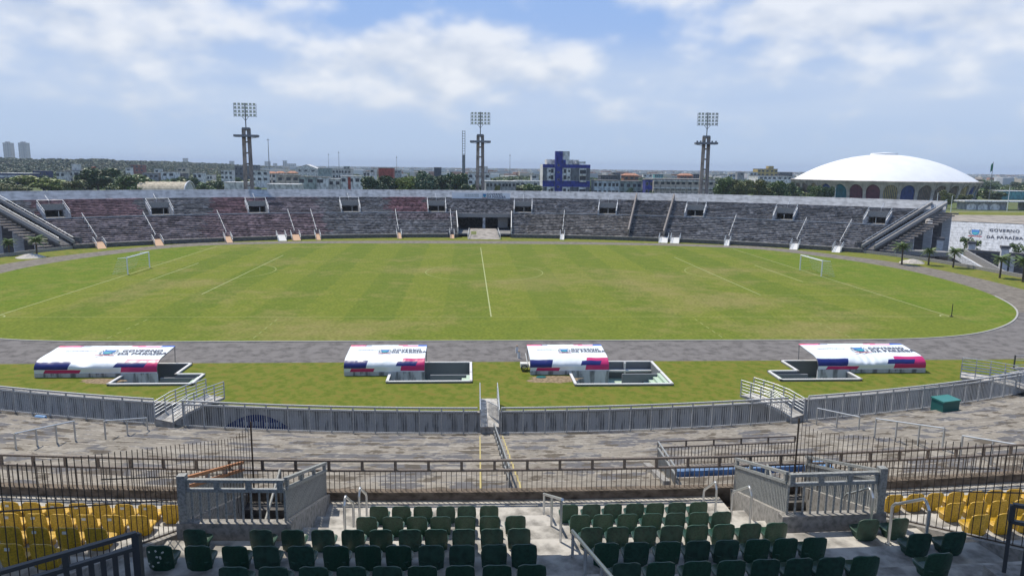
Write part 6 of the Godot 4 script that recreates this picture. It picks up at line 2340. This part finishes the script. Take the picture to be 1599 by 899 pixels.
	for q in [["low green bush below the crest of the painted bank", Vector3(103.0, -1.5, -33.0), 2.2], ["low green bush below the lettering of the painted bank", Vector3(107.5, -1.5, -25.0), 2.0]]:
		var Bs := thing("bush", q[0], "bush", q[1], 0.0, "bushes under the painted bank")
		var lb := lobes_for(61, 1.0, 2.0, 5)
		part(Bs, "foliage", crown(62, lb, 700, 0.12, 0.8), M.leaf_mid, Transform3D(Basis.from_scale(Vector3.ONE * q[2]), Vector3.ZERO))
		part(Bs, "stem", trunk_mesh(lb, 2.0, 0.08), M.bark, Transform3D(Basis.from_scale(Vector3.ONE * q[2]), Vector3.ZERO))

# ------------------------------------------------------------------ trees
func crown(sd: int, lobes: Array, count: int, size: float, flat := 0.6) -> ArrayMesh:
	var rng := RandomNumberGenerator.new()
	rng.seed = sd
	var b := MB.new()
	for i in count:
		var l: Array = lobes[rng.randi() % lobes.size()]
		var d := Vector3(rng.randfn(), rng.randfn(), rng.randfn()).normalized()
		var rr := pow(rng.randf(), 0.45)
		var p: Vector3 = l[0] + d * l[1] * rr * Vector3(1, flat, 1)
		var t := rng.randf_range(0.65, 1.3)
		b.col = Color(t * rng.randf_range(0.85, 1.2), t, t * rng.randf_range(0.8, 1.1))
		var u := Vector3(rng.randfn(), rng.randfn() * 0.5, rng.randfn()).normalized()
		var w := u.cross(Vector3(rng.randfn(), rng.randfn(), rng.randfn())).normalized()
		var s := size * rng.randf_range(0.6, 1.3)
		b.quad(p - u * s, p - w * s * 0.45, p + u * s, p + w * s * 0.45)
	return b.done()

func lobes_for(sd: int, r: float, h: float, n: int) -> Array:
	var rng := RandomNumberGenerator.new()
	rng.seed = sd
	var o := [[Vector3(0, h * 0.62, 0), r * 0.72]]
	for i in n:
		var a := TAU * i / n + rng.randf_range(-0.4, 0.4)
		var q := rng.randf_range(0.35, 0.78)
		o.append([Vector3(cos(a) * r * q, h * rng.randf_range(0.30, 0.88), sin(a) * r * q), r * rng.randf_range(0.30, 0.5)])
	return o

func trunk_mesh(lobes: Array, h: float, r: float) -> ArrayMesh:
	var b := MB.new()
	b.cone(Vector3(0, -0.2, 0), Vector3(0, h * 0.42, 0), r, r * 0.7, 8)
	for l in lobes:
		var p: Vector3 = l[0]
		b.cone(Vector3(0, h * 0.36, 0), p.lerp(Vector3(0, h * 0.4, 0), 0.15), r * 0.5, r * 0.12, 6)
	return b.done()

func build_trees() -> void:
	var kinds := []
	for i in 6:
		var lb := lobes_for(100 + i, 5.0, 9.0, 7 + i)
		kinds.append([crown(200 + i, lb, 4200, 0.5, 0.7), trunk_mesh(lb, 9.0, 0.32)])
	# x, z, crown top height, width, kind, colour, label
	for q in TREES:
		var T := thing("tree", q[6], "tree", Vector3(q[0], 3.0, q[1]), q[0] * 0.7, "trees of the town")
		var sx: float = q[3] / 10.6
		var sy: float = (q[2] - 3.0) / 9.2
		var k: Array = kinds[q[4]]
		part(T, "crown", k[0], M[q[5]], Transform3D(Basis.from_scale(Vector3(sx, sy, sx)), Vector3.ZERO))
		part(T, "trunk", k[1], M.bark, Transform3D(Basis.from_scale(Vector3(sx, sy, sx)), Vector3.ZERO))
	# palms at both ends
	var fr_mesh := frond()
	var n := 0
	for q in [[-82.8, -18.6, 3.7, "leftmost of the two palms beside the left end stair", 0.8], [-77.3, -17.2, 4.6, "right one of the two palms beside the left end stair", 1.0], [74.6, -11.0, 5.2, "biggest palm beside the right end stair", 1.1], [79.2, -10.5, 4.0, "small palm left of the access ramp", 0.85], [81.6, -7.4, 4.4, "palm before the access ramp", 0.95], [80.9, 4.6, 4.8, "palm under the painted lettering", 1.0], [81.6, 8.5, 5.0, "palm at the right edge of the picture", 1.05]]:
		var P := thing("palm", q[3], "palm tree", Vector3(q[0], 0, q[1]), n * 1.3, "young palms at the stand ends")
		var b := MB.new()
		var hh: float = q[2] * 0.62
		for k in 6:
			var y0 := hh * k / 6.0
			b.cone(Vector3(sin(k * 0.4) * 0.05, y0 - 0.03, 0), Vector3(sin((k + 1) * 0.4) * 0.05, y0 + hh / 6.0, 0), 0.17 - k * 0.012, 0.14 - k * 0.012, 8)
		part(P, "trunk", b.done(), M.bark)
		for k in 24:
			var a := k * 2.399
			var tilt := -0.35 + 1.25 * (k / 23.0)
			var s: float = q[4] * (0.9 + 0.2 * sin(k * 4.0))
			part(P, "frond", fr_mesh, M.palm_leaf, Transform3D(Basis(Vector3.UP, a) * Basis(Vector3(0, 0, 1), tilt) * Basis.from_scale(Vector3.ONE * s * 0.78), Vector3(0, hh, 0)))
		n += 1
	build_woods()

func frond() -> ArrayMesh:
	var b := MB.new()
	var p := []
	for i in 11:
		var t := i / 10.0
		p.append(Vector3(t * 2.1, 0.25 * t - 1.15 * t * t, 0))
	for i in 10:
		var w := 0.03 * (1.0 - i / 11.0)
		b.col = Color(1.1, 1.0, 0.7)
		b.beam(p[i], p[i + 1], w, w)
		for s in [-1.0, 1.0]:
			for h in 2:
				var c: Vector3 = p[i].lerp(p[i + 1], h * 0.5)
				var l := 0.62 * sin(PI * (0.12 + 0.85 * (i + h * 0.5) / 10.5))
				var tone := 0.8 + 0.35 * absf(sin(i * 3.1 + h + s))
				b.col = Color(tone, tone, tone)
				var tip := c + Vector3(0.28, -0.30 * l - 0.05, s * l)
				b.quad(c, c.lerp(tip, 0.5) + Vector3(0.09, 0.0, 0), tip, c.lerp(tip, 0.5) + Vector3(-0.07, 0.02, 0))
	return b.done()

func build_woods() -> void:
	# wooded ridge at left: terrain and one mass of crowns
	var b := MB.new()
	var f := FastNoiseLite.new()
	f.seed = 33
	f.frequency = 0.0022
	var hgt := func(x: float, z: float) -> float:
		var t := smoothstep(-250.0, -520.0, x)
		var d := smoothstep(-480.0, -900.0, z)
		return 2.9 + (10.5 + 6.0 * f.get_noise_2d(x, z)) * d * (0.15 + 0.85 * t) * smoothstep(200.0, -150.0, x)
	var st := 60.0
	for i in 34:
		for k in 14:
			var x := -1700.0 + i * st
			var z := -1250.0 + k * st
			b.quad(Vector3(x, hgt.call(x, z + st), z + st), Vector3(x + st, hgt.call(x + st, z + st), z + st), Vector3(x + st, hgt.call(x + st, z), z), Vector3(x, hgt.call(x, z), z))
	struct("hill", b.done(), M.ground)
	var lb := lobes_for(7, 5.0, 9.0, 6)
	var cm := crown(71, lb, 520, 1.15, 0.75)
	var rng := RandomNumberGenerator.new()
	rng.seed = 19
	var xs := []
	for i in 7000:
		var z := -rng.randf_range(540.0, 1230.0)
		var x := -rng.randf_range(330.0, 1100.0) * (0.55 + 0.45 * (-z / 1200.0))
		if x > -300 - (z + 560) * 0.02 + 60:
			continue
		var s := rng.randf_range(0.45, 0.95)
		xs.append(Transform3D(Basis(Vector3.UP, rng.randf() * TAU) * Basis.from_scale(Vector3(s * 1.15, s * 0.8, s * 1.15)), Vector3(x, hgt.call(x, z) - 1.2, z)))
	multi("woodland", cm, M.leaf_hill, xs, "dense woodland covering the low hill behind the left side", "woodland", rng)
	# scattered far greenery between the houses, out to the horizon
	xs = []
	for i in 6500:
		var z := -pow(rng.randf(), 1.25) * 3300.0 - 230.0
		var x := rng.randf_range(-0.75, 0.95) * (111.0 - z)
		var s := rng.randf_range(0.5, 0.95)
		xs.append(Transform3D(Basis(Vector3.UP, rng.randf() * TAU) * Basis.from_scale(Vector3(s * 1.3, s * 0.75, s * 1.3)), Vector3(x, 2.0, z)))
	multi("town_greenery", cm, M.leaf_mid, xs, "scattered far trees between the houses out to the horizon", "trees", rng)
	# far roofs too small to tell apart
	var hs := []
	for i in 2600:
		var z := -rng.randf_range(620.0, 3600.0)
		var x := rng.randf_range(-0.35, 0.85) * (111.0 - z)
		var w := rng.randf_range(8.0, 20.0)
		var h := rng.randf_range(3.5, 8.5)
		hs.append(Transform3D(Basis(Vector3.UP, rng.randf_range(-0.4, 0.4)) * Basis.from_scale(Vector3(w, h, rng.randf_range(8, 14))), Vector3(x, 3.0 + h / 2, z)))
	var hb := MB.new()
	hb.box(Transform3D(), Vector3.ONE)
	var hm := mat("far_house", Color.WHITE, 0.85)
	hm.vertex_color_use_as_albedo = true
	multi("far_houses", hb.done(), hm, hs, "far low houses of the town spreading to the horizon", "houses", rng, true)

func multi(n: String, mesh: Mesh, m: Material, xs: Array, label: String, category: String, rng: RandomNumberGenerator, houses := false) -> void:
	var mm := MultiMesh.new()
	mm.transform_format = MultiMesh.TRANSFORM_3D
	mm.use_colors = true
	mm.mesh = mesh
	mm.instance_count = xs.size()
	for i in xs.size():
		mm.set_instance_transform(i, xs[i])
		if houses:
			var c: Color = [Color(0.55, 0.53, 0.5), Color(0.62, 0.62, 0.62), Color(0.36, 0.2, 0.14), Color(0.4, 0.42, 0.45), Color(0.5, 0.44, 0.36)][rng.randi() % 5]
			mm.set_instance_color(i, c * rng.randf_range(0.7, 1.1))
		else:
			var t := rng.randf_range(0.82, 1.15)
			mm.set_instance_color(i, Color(t * rng.randf_range(0.85, 1.25), t, t * rng.randf_range(0.8, 1.1)))
	var o := MultiMeshInstance3D.new()
	o.name = numbered(n)
	o.multimesh = mm
	o.material_override = m
	add_child(o)
	tag(o, label, category)
	stuff(o)
